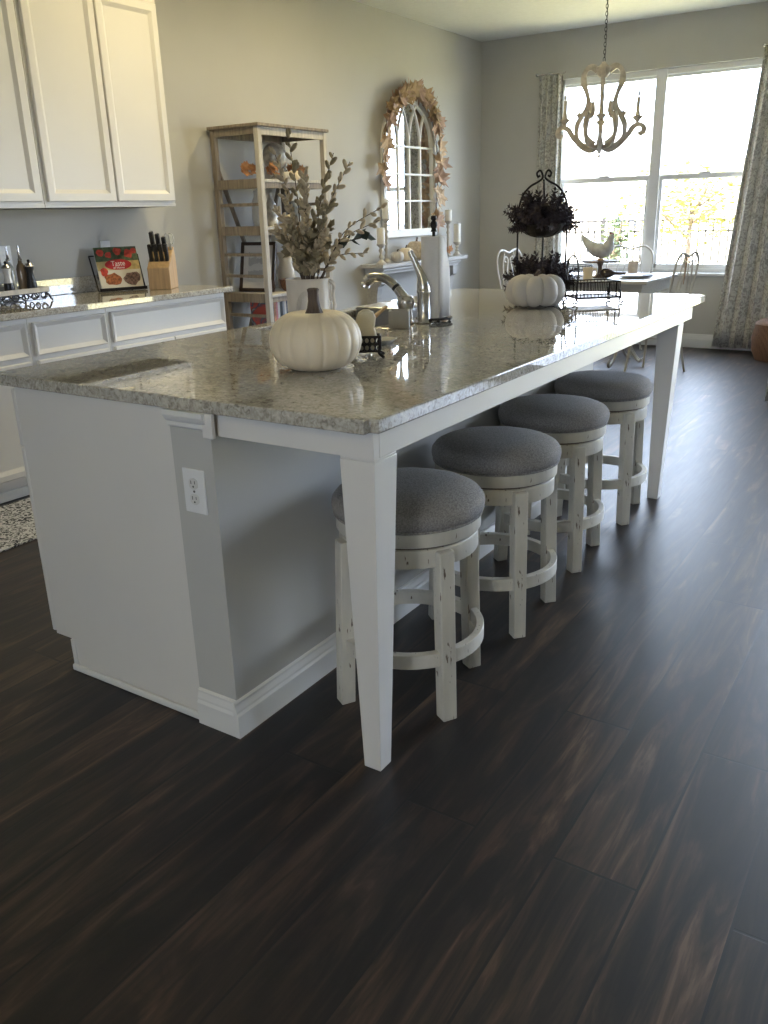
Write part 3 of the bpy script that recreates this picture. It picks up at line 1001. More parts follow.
def text(s, parent, name, m, size, M_, ext=0.0004):
    cu = bpy.data.curves.new(name, 'FONT')
    cu.body = s
    cu.size = size
    cu.extrude = ext
    cu.align_x = 'CENTER'
    cu.align_y = 'CENTER'
    cu.materials.append(m)
    o = bpy.data.objects.new(name, cu)
    C.objects.link(o)
    bpy.context.view_layer.update()
    me_ = bpy.data.meshes.new_from_object(o.evaluated_get(bpy.context.evaluated_depsgraph_get()))
    bpy.data.objects.remove(o)
    o = bpy.data.objects.new(name, me_)
    C.objects.link(o)
    o.parent = parent
    o.matrix_local = M_
    return o


WT = mat('white_ink', (0.75, 0.73, 0.70), 0.4)
Rt = Matrix(((0, 0, 1, 0), (1, 0, 0, 0), (0, 1, 0, 0), (0, 0, 0, 1)))   # text x -> +Y, text y -> +Z, normal -> +X
text('Taste', bk, 'title_text', WT, 0.040, Mb @ Matrix.Translation((0.0182, 0.0, 0.140)) @ Rt)
text('of Home', bk, 'title_text', WT, 0.020, Mb @ Matrix.Translation((0.0182, 0.0, 0.117)) @ Rt)

# knife block
kb = thing('knife_block', 'light wooden knife block beside the cookbook', 'knife block', (-2.58, 2.29, TZ), R(-8))
kb.scale = (1.2, 1.2, 1.2)
mb = MB()
# profile in x/z (front +x), leaning back
mb.prism([(0.075, 0), (-0.075, 0), (-0.075, 0.135), (-0.055, 0.20), (-0.005, 0.165), (0.075, 0.105)], -0.055, 0.055, 'Y', Matrix.Rotation(-R(50), 4, 'Z'))
mb.build('block', PINE, kb, bevel=0.004)
MB_ = Matrix.Rotation(-R(50), 4, 'Z')
slots = [(-0.035, -0.040, .19, 0.10), (-0.035, -0.012, .19, 0.09), (-0.035, 0.018, .18, 0.085)]
for (x, y, z, h) in slots:
    kn = thing('kitchen_knife', 'black handled knife in the upper row of the knife block', 'knife', kb.matrix_world @ Vector((0, 0, 0)), 0, 'upper row of knives in the block')
    kn.location = (-2.58, 2.29, TZ); kn.rotation_euler = (0, 0, R(-8))
    kn.scale = (1.2, 1.2, 1.2)
    M_ = MB_ @ Matrix.Translation((x, y, z - 0.015)) @ Matrix.Rotation(R(14), 4, 'Y')
    MB().box(-0.013, 0.013, -0.010, 0.010, 0.006, h, M_).build('handle', BLACKP, kn, bevel=0.004)
    mb = MB().box(-0.012, 0.012, -0.0105, 0.0105, 0.0, 0.008, M_)
    mb.box(-0.009, 0.009, -0.0055, 0.0055, h, h + 0.003, M_)
    for q in (0.25, 0.5, 0.75):
        mb.box(-0.003, 0.003, -0.0108, 0.0108, h * q, h * q + 0.004, M_)
    mb.build('rivet', CHROME, kn)
for i in range(4):
    kn = thing('steak_knife', 'short black handled knife in the lower row of the knife block', 'knife', (-2.58, 2.29, TZ), R(-8), 'lower row of knives in the block')
    kn.scale = (1.2, 1.2, 1.2)
    M_ = MB_ @ Matrix.Translation((0.028, -0.039 + 0.026 * i, 0.135)) @ Matrix.Rotation(R(14), 4, 'Y')
    MB().box(-0.011, 0.011, -0.009, 0.009, 0.0, 0.082, M_).build('handle', BLACKP, kn, bevel=0.003)
    mb = MB()
    for q in (0.2, 0.5, 0.8):
        mb.box(-0.003, 0.003, -0.0096, 0.0096, 0.082 * q, 0.082 * q + 0.004, M_)
    mb.build('rivet', CHROME, kn)
sc_ = thing('kitchen_scissors', 'white handled kitchen scissors in the end of the knife block', 'scissors', (-2.58, 2.29, TZ), R(-8))
mb = MB()
sc_.scale = (1.2, 1.2, 1.2)
M_ = MB_ @ Matrix.Translation((-0.030, 0.044, 0.205)) @ Matrix.Rotation(R(10), 4, 'Y')
for e in (-1, 1):
    mb.tube([(0.0, e * 0.010 + 0.012 * math.cos(t), 0.032 + 0.026 * math.sin(t)) for t in [2 * PI * i / 16 for i in range(16)]], 0.003, 6, True, M_)
mb.bar((0, 0, -0.04), (0, 0, 0.01), 0.012, 0.004, M_)
mb.build('handle', mat('white_plastic', (0.72, 0.72, 0.70), 0.35), sc_)

# tray with bottles
tr = thing('counter_tray', 'pale wooden tray on a black scrolled iron base at the picture edge', 'tray', (-2.72, 1.245, TZ), R(4))
mb = MB().box(-0.10, 0.10, -0.27, 0.27, 0.048, 0.058)
mb.box(-0.105, -0.095, -0.275, 0.275, 0.048, 0.072); mb.box(0.095, 0.105, -0.275, 0.275, 0.048, 0.072)
mb.box(-0.10, 0.10, -0.275, -0.265, 0.048, 0.072); mb.box(-0.10, 0.10, 0.265, 0.275, 0.048, 0.072)
mb.build('tray_top', GREYWOOD_L, tr)
mb = MB()
for sx in (-0.085, 0.098):
    for i in range(9):
        y = -0.24 + i * 0.06
        mb.tube([(sx, y + 0.020 * math.cos(t), 0.030 + 0.016 * math.sin(t)) for t in [2 * PI * k / 12 for k in range(12)]], 0.0035, 6, True)
    mb.bar((sx, -0.27, 0.046), (sx, 0.27, 0.046), 0.005)
    mb.bar((sx, -0.25, 0.012), (sx, 0.25, 0.012), 0.004)
for sy in (-0.275, 0.275):
    for i in range(3):
        mb.tube([(-0.05 + i * 0.05 + 0.018 * math.cos(t), sy, 0.030 + 0.016 * math.sin(t)) for t in [2 * PI * k / 12 for k in range(12)]], 0.0035, 6, True)
mb.build('iron_base', BLACK, tr)
for sx in (-0.085, 0.095):
    for sy in (-0.26, 0.26):
        MB().tube([(sx, sy, 0.045), (sx * 1.1, sy * 1.03, 0.03), (sx * 1.15, sy * 1.05, 0.012), (sx * 1.2, sy * 1.08, 0.004)], 0.005, 6).build('foot', BLACK, tr)
TT = TZ + 0.0585
GL = 1.12


def mill(x, y, top, bot, label, sc=1.0):
    t = thing('pepper_mill' if bot is BLACKP and top is BLACKP else 'salt_mill', label, 'mill', (x, y, TT))
    MB().lathe([(0, 0), (0.026, 0), (0.027, 0.01), (0.024, 0.045), (0.0, 0.045)], 20).build('base', BLACKP, t)
    MB().lathe([(0, 0.0452), (0.023, 0.0452), (0.018, 0.075), (0.017, 0.09), (0.022, 0.108), (0.022, 0.118), (0.0, 0.118)], 20).build('body', top, t)
    MB().lathe([(0, 0.1182), (0.023, 0.1182), (0.024, 0.124), (0.016, 0.136), (0.0, 0.140)], 20).build('cap', CHROME, t)
    MB().lathe([(0, 0.138), (0.006, 0.141), (0.008, 0.148), (0.005, 0.154), (0, 0.155)], 12).build('knob', BLACKP, t)
    return t


mill(-2.70, 1.335, mat('frosted_salt', (0.65, 0.65, 0.65), 0.2), CHROME, 'clear salt mill with black base in front on the counter tray')
mill(-2.72, 1.485, BLACKP, BLACKP, 'black pepper mill with silver cap on the counter tray')


def oil_bottle(x, y, m, label):
    t = thing('oil_bottle', label, 'bottle', (x, y, TT))
    MB().lathe([(0, 0), (0.024, 0), (0.025, 0.006), (0.025, 0.105), (0.020, 0.125), (0.011, 0.138), (0.010, 0.150), (0, 0.150)], 20).build('body', m, t)
    MB().lathe([(0, 0.1502), (0.011, 0.1502), (0.012, 0.158), (0.007, 0.165), (0.0045, 0.20), (0.003, 0.225), (0, 0.225)], 14).build('pour_spout', CHROME, t)


oil_bottle(-2.77, 1.400, mat('clear_bottle_glass', (0.35, 0.37, 0.36), 0.08, spec=0.8), 'clear oil bottle with steel pourer, left of the tan bottle')
oil_bottle(-2.76, 1.462, mat('amber_oil', (0.22, 0.16, 0.10), 0.12, spec=0.8), 'tan oil bottle with steel pourer beside the black pepper mill')
oil_bottle(-2.70, 1.15, mat('olive_oil', (0.16, 0.14, 0.05), 0.12), 'olive coloured oil bottle beyond the salt mill on the tray')

# ------------------------------------------------------------------ items on the island
def pumpkin(name, label, loc, rx, h, nrib, depth, m, rz=0, stem_h=0.05, sp=0.5):
    t = thing(name, label, 'pumpkin', loc, rz)
    prof = []
    n = 18
    for i in range(n + 1):
        a = -PI / 2 + PI * i / n
        r = max(1e-4, math.cos(a) ** 0.62 if math.cos(a) > 0 else 0)
        z = h / 2 + h / 2 * math.sin(a)
        dip = 0.10 * h * math.exp(-(r / 0.28) ** 2)
        z = z - dip if a > 0 else z + dip * 0.5
        prof.append((rx * r, z))
    MB().lathe(prof, nrib * 10, ribs=nrib, depth=depth, sharp=sp).build('body', m, t, smooth=80)
    return t


p1 = pumpkin('white_pumpkin', 'large cream ceramic pumpkin with brown stem at the front of the island', (-0.016, 0.44, TZ - 0.003), 0.126, 0.160, 17, 0.050, CERAM, 0.35)
pts = spline([(0, 0, 0.135), (-0.002, 0, 0.165), (0.0, 0, 0.185), (-0.008, 0.004, 0.212)], 5)
n = len(pts)
MB().lathe([(0.001, 0.137), (0.033, 0.139), (0.026, 0.150), (0.019, 0.165), (0.015, 0.185), (0.015, 0.205), (0.017, 0.214), (0.012, 0.217), (0.0001, 0.216)], 30, ribs=6, depth=0.2).build('stem', STEMB, p1)

p2 = thing('segmented_pumpkin', 'chalky white fabric pumpkin in front of the tiered plant stand', 'pumpkin', (-0.075, 2.07, TZ))
for i in range(9):
    a = 2 * PI * i / 9 + 0.2
    rg = random.Random(i + 40)
    M_ = Matrix.Rotation(a, 4, 'Z') @ Matrix.Translation((0.068, 0, 0.068)) @ Matrix.Rotation(R(-6), 4, 'Y') @ Matrix.Rotation(rg.uniform(-0.28, 0.28), 4, 'X')
    MB().ell((0, 0, 0), 0.060, 0.047, 0.066 * rg.uniform(0.95, 1.0), 18, 12, M_).build('segment', PUMPW, p2, smooth=80)
MB().tube([(0, 0, 0.06), (0.0, 0, 0.13), (0.015, 0, 0.15)], [0.018, 0.010, 0.007], 8).build('stem', STEMB, p2)

# white jug vase with dried stems
VX, VY = -0.470, 1.00
vz = thing('ceramic_vase', 'tall off-white ribbed ceramic vase behind the big pumpkin, holding dried stems', 'vase', (VX, VY, TZ), R(30))
mb = MB()
prof = [(0.0001, 0.004), (0.082, 0.0), (0.088, 0.008), (0.088, 0.05), (0.088, 0.10), (0.088, 0.15), (0.089, 0.188), (0.0895, 0.190), (0.086, 0.191), (0.082, 0.15), (0.081, 0.10), (0.080, 0.03), (0.0001, 0.03)]
mb.lathe(prof, 56, sx=0.86, sy=0.78, ribs=14, depth=0.018)
mb.build('body', CERAMV, vz, smooth=70)
mb = MB()
for e in (0, 1):
    for q in range(2):
        mb.tube(spline([(0.074 + 0.004 * q, -0.010 + 0.018 * q, 0.182), (0.090, -0.004 + 0.016 * q, 0.165), (0.086, 0.012 - 0.016 * q, 0.13), (0.090, 0.004 + 0.01 * q, 0.09), (0.069, 0.0 + 0.01 * q, 0.05)], 5), 0.006, 6)
mb.build('twisted_handle', CERAMV, vz)
mb = MB()
for k in range(3):
    mb.tube([(0.0 + (0.022 + 0.006 * k) * math.cos(t) * 1.0, -0.068, 0.085 + (0.055 + 0.006 * k) * math.sin(t)) for t in [PI * i / 14 for i in range(15)]], 0.0028, 6)
mb.build('raised_arch', CERAMV, vz)


def pod_stem(tip, label, mpod, seed, n=16, size=0.020, grp='dried stems in the ceramic vase', start=0.25, leaf=False, side=0.0):
    rg = random.Random(seed)
    t = thing('dried_stem', label, 'dried stem', (VX, VY, TZ), 0, grp)
    tip = Vector(tip)
    a = math.atan2(tip.y, tip.x)
    base = Vector((-0.025 * math.cos(a), -0.025 * math.sin(a), 0.05))
    rim = Vector((0.055 * math.cos(a) * min(1, tip.xy.length * 4), 0.05 * math.sin(a) * min(1, tip.xy.length * 4), 0.19))
    mid = rim.lerp(tip, 0.5) + Vector((-tip.x * 0.12, -tip.y * 0.12, 0.03))
    pts = spline([base, rim, mid, tip], 8)
    MB().tube(pts, [0.0026 - 0.0016 * i / len(pts) for i in range(len(pts))], 6).build('stalk', TWIG, t)
    mb = MB()
    L_ = len(pts)
    for k in range(n):
        u = start + (1 - start) * (k + rg.random() * 0.5) / n
        f = u * (L_ - 1)
        i = min(L_ - 2, int(f))
        p = pts[i].lerp(pts[i + 1], f - i)
        if p.z < 0.20:
            continue
        d = (pts[i + 1] - pts[i]).normalized()
        s_ = size * rg.uniform(0.7, 1.15) * (1.1 - 0.35 * u)
        rot = d.to_track_quat('Z', 'Y').to_matrix().to_4x4()
        M_ = Matrix.Translation(p) @ rot @ Matrix.Rotation(k * 2.4 + rg.random(), 4, 'Z') @ Matrix.Rotation(R(rg.uniform(25, 55)), 4, 'X') @ Matrix.Translation((0, 0, s_ * 0.8))
        if leaf:
            z_ = s_ * 1.1
            mb.add([(0, 0, -z_), (z_ * 0.55, 0.003, 0), (0, 0.001, z_), (-z_ * 0.55, 0.003, 0), (0, -0.003, 0)], [(0, 1, 4), (1, 2, 4), (2, 3, 4), (3, 0, 4)], M_)
        else:
            mb.ell((0, 0, 0), s_ * 0.42, s_ * 0.42, s_ * 0.95, 7, 5, M_)
            if rg.random() < 0.5:
                mb.ell((s_ * 0.4, 0, s_ * 0.4), s_ * 0.35, s_ * 0.35, s_ * 0.6, 6, 4, M_)
    mb.build('pods' if not leaf else 'leaves', mpod, t, smooth=60)
    return t


tall = 'tall dried tan stem spraying up out of the ceramic vase'
rx_ = Vector((math.cos(0.42), math.sin(0.42), 0))     # picture-right seen from the camera
dx_ = Vector((-math.sin(0.42), math.cos(0.42), 0))


def tipv(a, h, d=0.0):
    v = rx_ * a + dx_ * d
    return (v.x, v.y, h)


specs = [(-0.045, 0.655, 0.02), (-0.085, 0.60, -0.02), (0.02, 0.54, -0.03), (0.105, 0.59, 0.03), (0.165, 0.56, 0.0), (-0.105, 0.42, 0.03), (0.05, 0.44, 0.05), (-0.05, 0.46, -0.06), (-0.01, 0.53, 0.07), (0.11, 0.44, -0.05),
         (-0.085, 0.35, -0.06), (0.09, 0.33, -0.07), (-0.03, 0.36, -0.08), (0.02, 0.38, -0.06)]
for i, (a, h, d) in enumerate(specs):
    pod_stem(tipv(a, h, d), tall, DRYTAN if i % 3 else DRYGRN, 60 + i, n=20 + (i % 3) * 4, size=0.023)
for i, (a, h, d) in enumerate([(-0.06, 0.32, -0.05), (0.03, 0.33, -0.06), (0.07, 0.30, 0.0), (-0.02, 0.30, 0.04), (-0.065, 0.28, 0.0), (0.0, 0.27, -0.08), (0.05, 0.26, -0.08), (0.08, 0.36, 0.05)]):
    pod_stem(tipv(a, h, d), 'short leafy sage stem low in the ceramic vase', DRYGRN, 90 + i, n=26, size=0.026, grp='short leafy stems in the ceramic vase', leaf=True, start=0.3)
pod_stem(tipv(0.285, 0.425, 0.0), 'dried stem leaning far out of the vase toward the mirror', DRYTAN, 120, n=13, size=0.020, start=0.45, grp=None)
pod_stem(tipv(0.265, 0.375, -0.04), 'dried stem arching low out of the vase above the faucet', DRYTAN, 121, n=12, size=0.022, start=0.4, grp=None)
pod_stem(tipv(0.21, 0.27, 0.03), 'shortest tan stem leaning out of the right side of the vase', DRYTAN, 122, n=10, size=0.020, start=0.4, grp=None)
t = pod_stem(tipv(0.22, 0.33, 0.02), 'dried stem with dark green rounded leaves leaning right in the vase', DKGREEN, 123, n=9, size=0.034, start=0.55, grp=None, leaf=True)

# sponge holder
sp = thing('sponge_holder', 'small black scrolled iron holder beside the big pumpkin', 'holder', (0.010, 0.650, TZ), R(33))
mb = MB()
for sx in (-1, 1):
    for sy in (-1, 1):
        mb.tube(spline([(sx * 0.030, sy * 0.020, 0.055), (sx * 0.033, sy * 0.023, 0.03), (sx * 0.030, sy * 0.020, 0.014), (sx * 0.042, sy * 0.028, 0.004)], 4), 0.004, 6)
for z in (0.018, 0.036, 0.054):
    mb.tube([(-0.033, -0.022, z), (0.033, -0.022, z), (0.033, 0.022, z), (-0.033, 0.022, z)], 0.003, 6, True)
mb.build('frame', BLACK, sp)
mb = MB()
for sy in (-0.022, 0.022):
    for i in range(5):
        for z in (0.027, 0.045):
            mb.tube([(-0.028 + i * 0.014 + 0.007 * math.cos(t), sy, z + 0.008 * math.sin(t)) for t in [2 * PI * k / 10 for k in range(10)]], 0.0022, 5, True)
mb.box(-0.032, 0.032, -0.021, 0.021, 0.016, 0.019)
mb.build('scroll_panel', BLACK, sp)
poly = [(-0.022, 0.020), (0.024, 0.020), (0.026, 0.050), (0.022, 0.066), (0.019, 0.074), (0.022, 0.084), (0.024, 0.098), (0.018, 0.112), (0.006, 0.119), (-0.008, 0.119), (-0.020, 0.112), (-0.026, 0.098), (-0.025, 0.084), (-0.022, 0.074), (-0.024, 0.060)]
sg = MB().prism(poly, -0.017, 0.017, 'Y').build('cream_sponge', mat('cream_sponge', (0.60, 0.55, 0.42), 0.8, var=0.05, bump=0.3), loc=(0.010, 0.650, TZ), rot=(0, 0, R(33)), bevel=0.005, bseg=3)
sg.scale = (1.15, 1.15, 1.15)
sp.scale = (1.15, 1.15, 1.15)
tag(sg, 'cream scalloped sponge standing in the black iron holder', 'sponge')

# grey crock, brush, faucet
ck = thing('soap_crock', 'small square grey stone pot at the foot of the faucet', 'pot', (-0.262, 1.265, TZ), R(28))
mb = MB().box(-0.037, 0.037, -0.037, 0.037, 0, 0.006)
mb.box(-0.037, -0.031, -0.037, 0.037, 0.006, 0.062); mb.box(0.031, 0.037, -0.037, 0.037, 0.006, 0.062)
mb.box(-0.031, 0.031, -0.037, -0.031, 0.006, 0.062); mb.box(-0.031, 0.031, 0.031, 0.037, 0.006, 0.062)
mb.build('pot', mat('grey_stone', (0.46, 0.45, 0.43), 0.6, var=0.08), ck)
br_ = thing('dish_brush', 'wooden dish brush leaning against the grey pot', 'brush', (0, 0, 0))
mb = MB().tube([(-0.345, 1.125, TZ + 0.014), (-0.315, 1.180, TZ + 0.045), (-0.292, 1.226, TZ + 0.078)], [0.020, 0.014, 0.009], 10, flat=0.5)
mb.build('handle', PINE, br_)
mb = MB().ell((-0.350, 1.115, TZ + 0.016), 0.026, 0.022, 0.010, 14, 8)
mb.build('head', PINE, br_)
mb = MB()
for i in range(16):
    a = 2 * PI * i / 16
    mb.tube([(-0.350 + 0.016 * math.cos(a), 1.115 + 0.013 * math.sin(a), TZ + 0.012), (-0.350 + 0.022 * math.cos(a), 1.115 + 0.018 * math.sin(a), TZ + 0.001)], 0.0022, 4)
mb.build('bristles', BLACKP, br_)
sr = thing('spoon_rest', 'white glazed spoon rest lying on the island before the faucet', 'spoon rest', (-0.11, 0.90, TZ), R(60))
MB().lathe([(0.0001, 0.004), (0.028, 0.002), (0.036, 0.0), (0.044, 0.008), (0.050, 0.014), (0.046, 0.014), (0.034, 0.007), (0.0001, 0.007)], 28, sx=1.15).build('dish', mat('white_glaze', (0.70, 0.68, 0.63), 0.12, var=0.01), sr, smooth=60)

fa = thing('kitchen_faucet', 'brushed nickel pull-out faucet with lever column at the island sink', 'faucet', (-0.298, 1.37, TZ))
MB().lathe([(0, 0), (0.030, 0), (0.031, 0.006), (0.024, 0.012), (0.023, 0.05), (0.030, 0.060), (0.034, 0.075), (0.032, 0.090), (0.024, 0.102), (0, 0.104)], 24).build('body', CHROME, fa, smooth=50)
sp_ = spline([(0, 0, 0.085), (-0.045, 0.0, 0.135), (-0.095, 0.0, 0.165), (-0.145, 0.0, 0.165), (-0.175, 0.0, 0.150)], 6)
s_ = MB().tube(sp_, [0.021, 0.020, 0.019, 0.018, 0.017, 0.016, 0.016, 0.016, 0.016, 0.016, 0.016, 0.016, 0.016, 0.016, 0.016, 0.017, 0.018, 0.018, 0.019, 0.020, 0.020, 0.020, 0.020, 0.019, 0.019][:len(sp_)], 16).build('spout', CHROME, fa, smooth=60)
MB().lathe([(0.018, 0), (0.020, -0.008), (0.017, -0.013), (0.0, -0.013)], 18, M=Matrix.Translation((-0.180, 0, 0.142)) @ Matrix.Rotation(R(25), 4, 'Y')).build('spray_nozzle', CHROME, s_)
MB().tube([sp_[5], sp_[6]], 0.0170, 18).build('collar', BLACKP, s_)
MB().lathe([(0, 0), (0.030, 0), (0.031, 0.004), (0.026, 0.009), (0.0255, 0.110), (0.0275, 0.113), (0.0275, 0.120), (0.0255, 0.123), (0.025, 0.135), (0, 0.137)], 24, (0.058, 0.035, 0)).build('lever_column', CHROME, fa, smooth=50)
MB().tube(spline([(0.058, 0.035, 0.130), (0.052, 0.033, 0.165), (0.036, 0.028, 0.205), (0.010, 0.02, 0.262)], 5), [0.0250, 0.0245, 0.0235, 0.022, 0.0205, 0.019, 0.0175, 0.016, 0.015, 0.014, 0.013, 0.0122, 0.0115, 0.011, 0.0105, 0.0095], 14).build('lever', CHROME, fa, smooth=60)
# pan in the sink
pn = thing('wash_bin', 'grey metal lidded bin standing up out of the island sink', 'bin', (-0.49, 1.575, BZ - 0.193))
mb = MB().frustum((-0.10, 0.10, -0.085, 0.085), (-0.115, 0.115, -0.10, 0.10), 0, 0.255)
mb.build('bin', mat('dull_grey_metal', (0.30, 0.30, 0.30), 0.45, metal=0.2), pn, bevel=0.008)
mb = MB().frustum((-0.117, 0.117, -0.102, 0.102), (-0.110, 0.110, -0.095, 0.095), 0.2555, 0.266)
mb.build('lid', STEEL, pn, bevel=0.003)

# paper towel
pt = thing('paper_towel_holder', 'black footed paper towel holder standing on the island', 'towel holder', (-0.232, 1.47, TZ))
mb = MB().lathe([(0, 0.010), (0.070, 0.010), (0.072, 0.013), (0.070, 0.016), (0, 0.016)], 28)
for i in range(4):
    a = PI / 4 + i * PI / 2
    mb.ell((0.060 * math.cos(a), 0.060 * math.sin(a), 0.006), 0.008, 0.008, 0.006, 8, 6)
mb.build('base', BLACK, pt)
MB().lathe([(0, 0.016), (0.006, 0.016), (0.006, 0.33), (0, 0.33)], 10).build('rod', BLACK, pt)
MB().lathe([(0, 0.325), (0.012, 0.327), (0.008, 0.337), (0.014, 0.348), (0.013, 0.358), (0.007, 0.366), (0.012, 0.372), (0.010, 0.382), (0, 0.388)], 14).build('finial', BLACK, pt)
ro = thing('paper_towel_roll', 'white roll of paper towel on the black holder', 'paper towel', (-0.232, 1.47, TZ + 0.0165))
MB().lathe([(0.020, 0), (0.047, 0), (0.048, 0.004), (0.048, 0.290), (0.047, 0.294), (0.020, 0.294), (0.020, 0)], 40).build('roll', PAPER, ro, smooth=50)
tw = []
for i, a in enumerate(range(-40, 22, 6)):
    q = max(0, (a + 10) / 30)
    tw.append(((0.0486 + 0.012 * q * q) * math.cos(R(a)), (0.0486 + 0.012 * q * q) * math.sin(R(a))))
vs_ = [(x, y, 0.002) for x, y in tw] + [(x, y, 0.296 - 0.16 * (i / len(tw)) ** 3) for i, (x, y) in enumerate(tw)]
n = len(tw)
MB().add(vs_, [(i, i + 1, n + i + 1, n + i) for i in range(n - 1)]).build('loose_sheet', PAPER, ro, solid=0.0006)

# ------------------------------------------------------------------ tiered plant stand
TX, TY = -0.176, 2.36
ts = thing('tiered_plant_stand', 'tall dark wire plant stand with arched top and scroll finial on the island', 'plant stand', (TX, TY, TZ), R(20))
mb = MB()
for e in (-1, 1):
    mb.tube(spline([(e * 0.109, 0, 0.006), (e * 0.109, 0, 0.15), (e * 0.109, 0, 0.35), (e * 0.105, 0, 0.41), (e * 0.088, 0, 0.458), (e * 0.058, 0, 0.492), (e * 0.024, 0, 0.510), (e * 0.005, 0, 0.528), (e * 0.016, 0, 0.556), (e * 0.031, 0, 0.546), (e * 0.026, 0, 0.530), (e * 0.017, 0, 0.536)], 5), 0.0045, 8)
mb.tube(spline([(0, 0.11, 0.006), (0, 0.11, 0.33), (0, 0.09, 0.43), (0, 0.03, 0.50), (0, 0.0, 0.516)], 5), 0.0042, 8)
mb.build('frame', BLACK, ts)
for z0, r_ in ((0.062, 0.102), (0.330, 0.102)):
    mb = MB()
    mb.tube([(r_ * math.cos(t), r_ * math.sin(t), z0) for t in [2 * PI * i / 32 for i in range(32)]], 0.004, 6, True)
    for k in range(10):
        a = 2 * PI * k / 10
        mb.tube([(r_ * math.cos(a) * math.cos(R(q)), r_ * math.sin(a) * math.cos(R(q)), z0 - 0.056 * math.sin(R(q))) for q in range(0, 91, 15)], 0.002, 5)
    mb.lathe([(0.0001, -0.055), (0.06, -0.047), (0.088, -0.025), (0.098, -0.004), (0.096, -0.004), (0.086, -0.022), (0.058, -0.044), (0.0001, -0.052)], 28, (0, 0, z0))
    mb.build('basket', BLACK, ts, smooth=50)


def sprig_bush(name, label, loc, r, h, n, seed, m, tipm=None):
    rg = random.Random(seed)
    t = thing(name, label, 'plant', loc)
    mb = MB()
    for k in range(n):
        a = rg.uniform(0, 2 * PI)
        e = rg.uniform(-0.30, 1.25)
        L_ = r * rg.uniform(0.75, 1.15) * (1 if e < 0.8 else h / r)
        d = Vector((math.cos(a) * math.cos(e), math.sin(a) * math.cos(e), math.sin(e)))
        st_ = Vector((math.cos(a) * r * 0.15, math.sin(a) * r * 0.15, 0.0))
        p1_ = st_ + d * L_ + Vector((0, 0, 0.012 * (1 - e)))
        mb.tube([st_, st_.lerp(p1_, 0.5), p1_], [0.0022, 0.0018, 0.001], 4)
        rot = d.to_track_quat('Z', 'Y').to_matrix().to_4x4()
        for q in range(9):
            u = 0.25 + 0.78 * q / 9
            p = st_.lerp(p1_, u)
            s_ = 0.027 * (1.15 - 0.5 * u)
            for j in range(3):
                M_ = Matrix.Translation(p) @ rot @ Matrix.Rotation(q * 1.1 + j * 2.1, 4, 'Z') @ Matrix.Rotation(R(52), 4, 'X')
                mb.add([(0, 0, 0), (s_ * 0.36, 0.002, s_ * 0.6), (0, 0, s_ * 1.4), (-s_ * 0.36, 0.002, s_ * 0.6)], [(0, 1, 2, 3)], M_)
    mb.build('foliage', m, t, smooth=0)
    return t


sprig_bush('faux_heather', 'dark plum leafy bunch filling the upper basket of the plant stand', (TX, TY, TZ + 0.33), 0.138, 0.140, 95, 7, PLUM)
sprig_bush('faux_heather', 'dark plum leafy bunch in the lower basket behind the white pumpkin', (TX, TY, TZ + 0.065), 0.138, 0.140, 95, 8, PLUM)

# wire tray
wt = thing('wire_tray', 'low black wire gallery tray on scroll feet near the far end of the island', 'tray', (0.097, 2.300, TZ), R(40))
hx, hy = 0.095, 0.072
mb = MB()
for z in (0.028, 0.092):
    mb.tube([(-hx, -hy, z), (hx, -hy, z), (hx, hy, z), (-hx, hy, z)], 0.0035, 6, True)
k = 0
for i in range(13):
    x = -hx + 2 * hx * i / 12
    for y in (-hy, hy):
        mb.tube([(x, y, 0.028), (x, y, 0.092)], 0.0018, 5)
for i in range(1, 9):
    y = -hy + 2 * hy * i / 9
    for x in (-hx, hx):
        mb.tube([(x, y, 0.028), (x, y, 0.092)], 0.0018, 5)
mb.build('wire_gallery', BLACK, wt)
MB().box(-hx, hx, -hy, hy, 0.022, 0.027).build('tray_base', mat('galvanised_sheet', (0.30, 0.30, 0.30), 0.4, metal=0.6), wt)
for sx in (-1, 1):
    for sy in (-1, 1):
        MB().tube(spline([(sx * hx, sy * hy, 0.06), (sx * (hx + 0.006), sy * hy, 0.03), (sx * (hx - 0.002), sy * hy, 0.012), (sx * (hx + 0.012), sy * hy, 0.004), (sx * (hx + 0.018), sy * hy, 0.012)], 4), 0.004, 6).build('scroll_foot', BLACK, wt)
MB().tube(spline([(-hx, -hy, 0.09), (-hx, -hy * 0.98, 0.15), (-hx, -hy * 0.6, 0.19), (-hx, 0, 0.203), (-hx, hy * 0.6, 0.19), (-hx, hy * 0.98, 0.15), (-hx, hy, 0.09)], 5), 0.004, 6).build('handle', BLACK, wt)

# ------------------------------------------------------------------ wooden etagere rack
RX0, RX1, RY0, RY1 = XL + 0.03, -2.45, 3.10, 3.84
rk = thing('display_rack', 'weathered wooden open shelf rack standing against the kitchen-side wall', 'shelf', (0, 0, 0))
pw = 0.038
ztop = 1.875
for x in (RX0, RX1 - pw):
    for y in (RY0, RY1 - pw):
        MB().box(x, x + pw, y, y + pw, 0, ztop - 0.02).build('post', GREYWOOD_L if x > -2.6 else GREYWOOD, rk, bevel=0.003)
MB().box(RX0 - 0.01, RX1 + 0.012, RY0 - 0.012, RY1 + 0.012, ztop - 0.0195, ztop).build('top_board', GREYWOOD, rk, bevel=0.003)
mb = MB()
mb.box(RX1 - pw + 0.005, RX1 - 0.005, RY0 + pw, RY1 - pw, ztop - 0.068, ztop - 0.02)
mb.build('top_rail', GREYWOOD_L, rk)
MB().box(RX0 + 0.006, RX0 + 0.03, RY0 + pw, RY1 - pw, ztop - 0.068, ztop - 0.02).build('top_rail', GREYWOOD, rk)
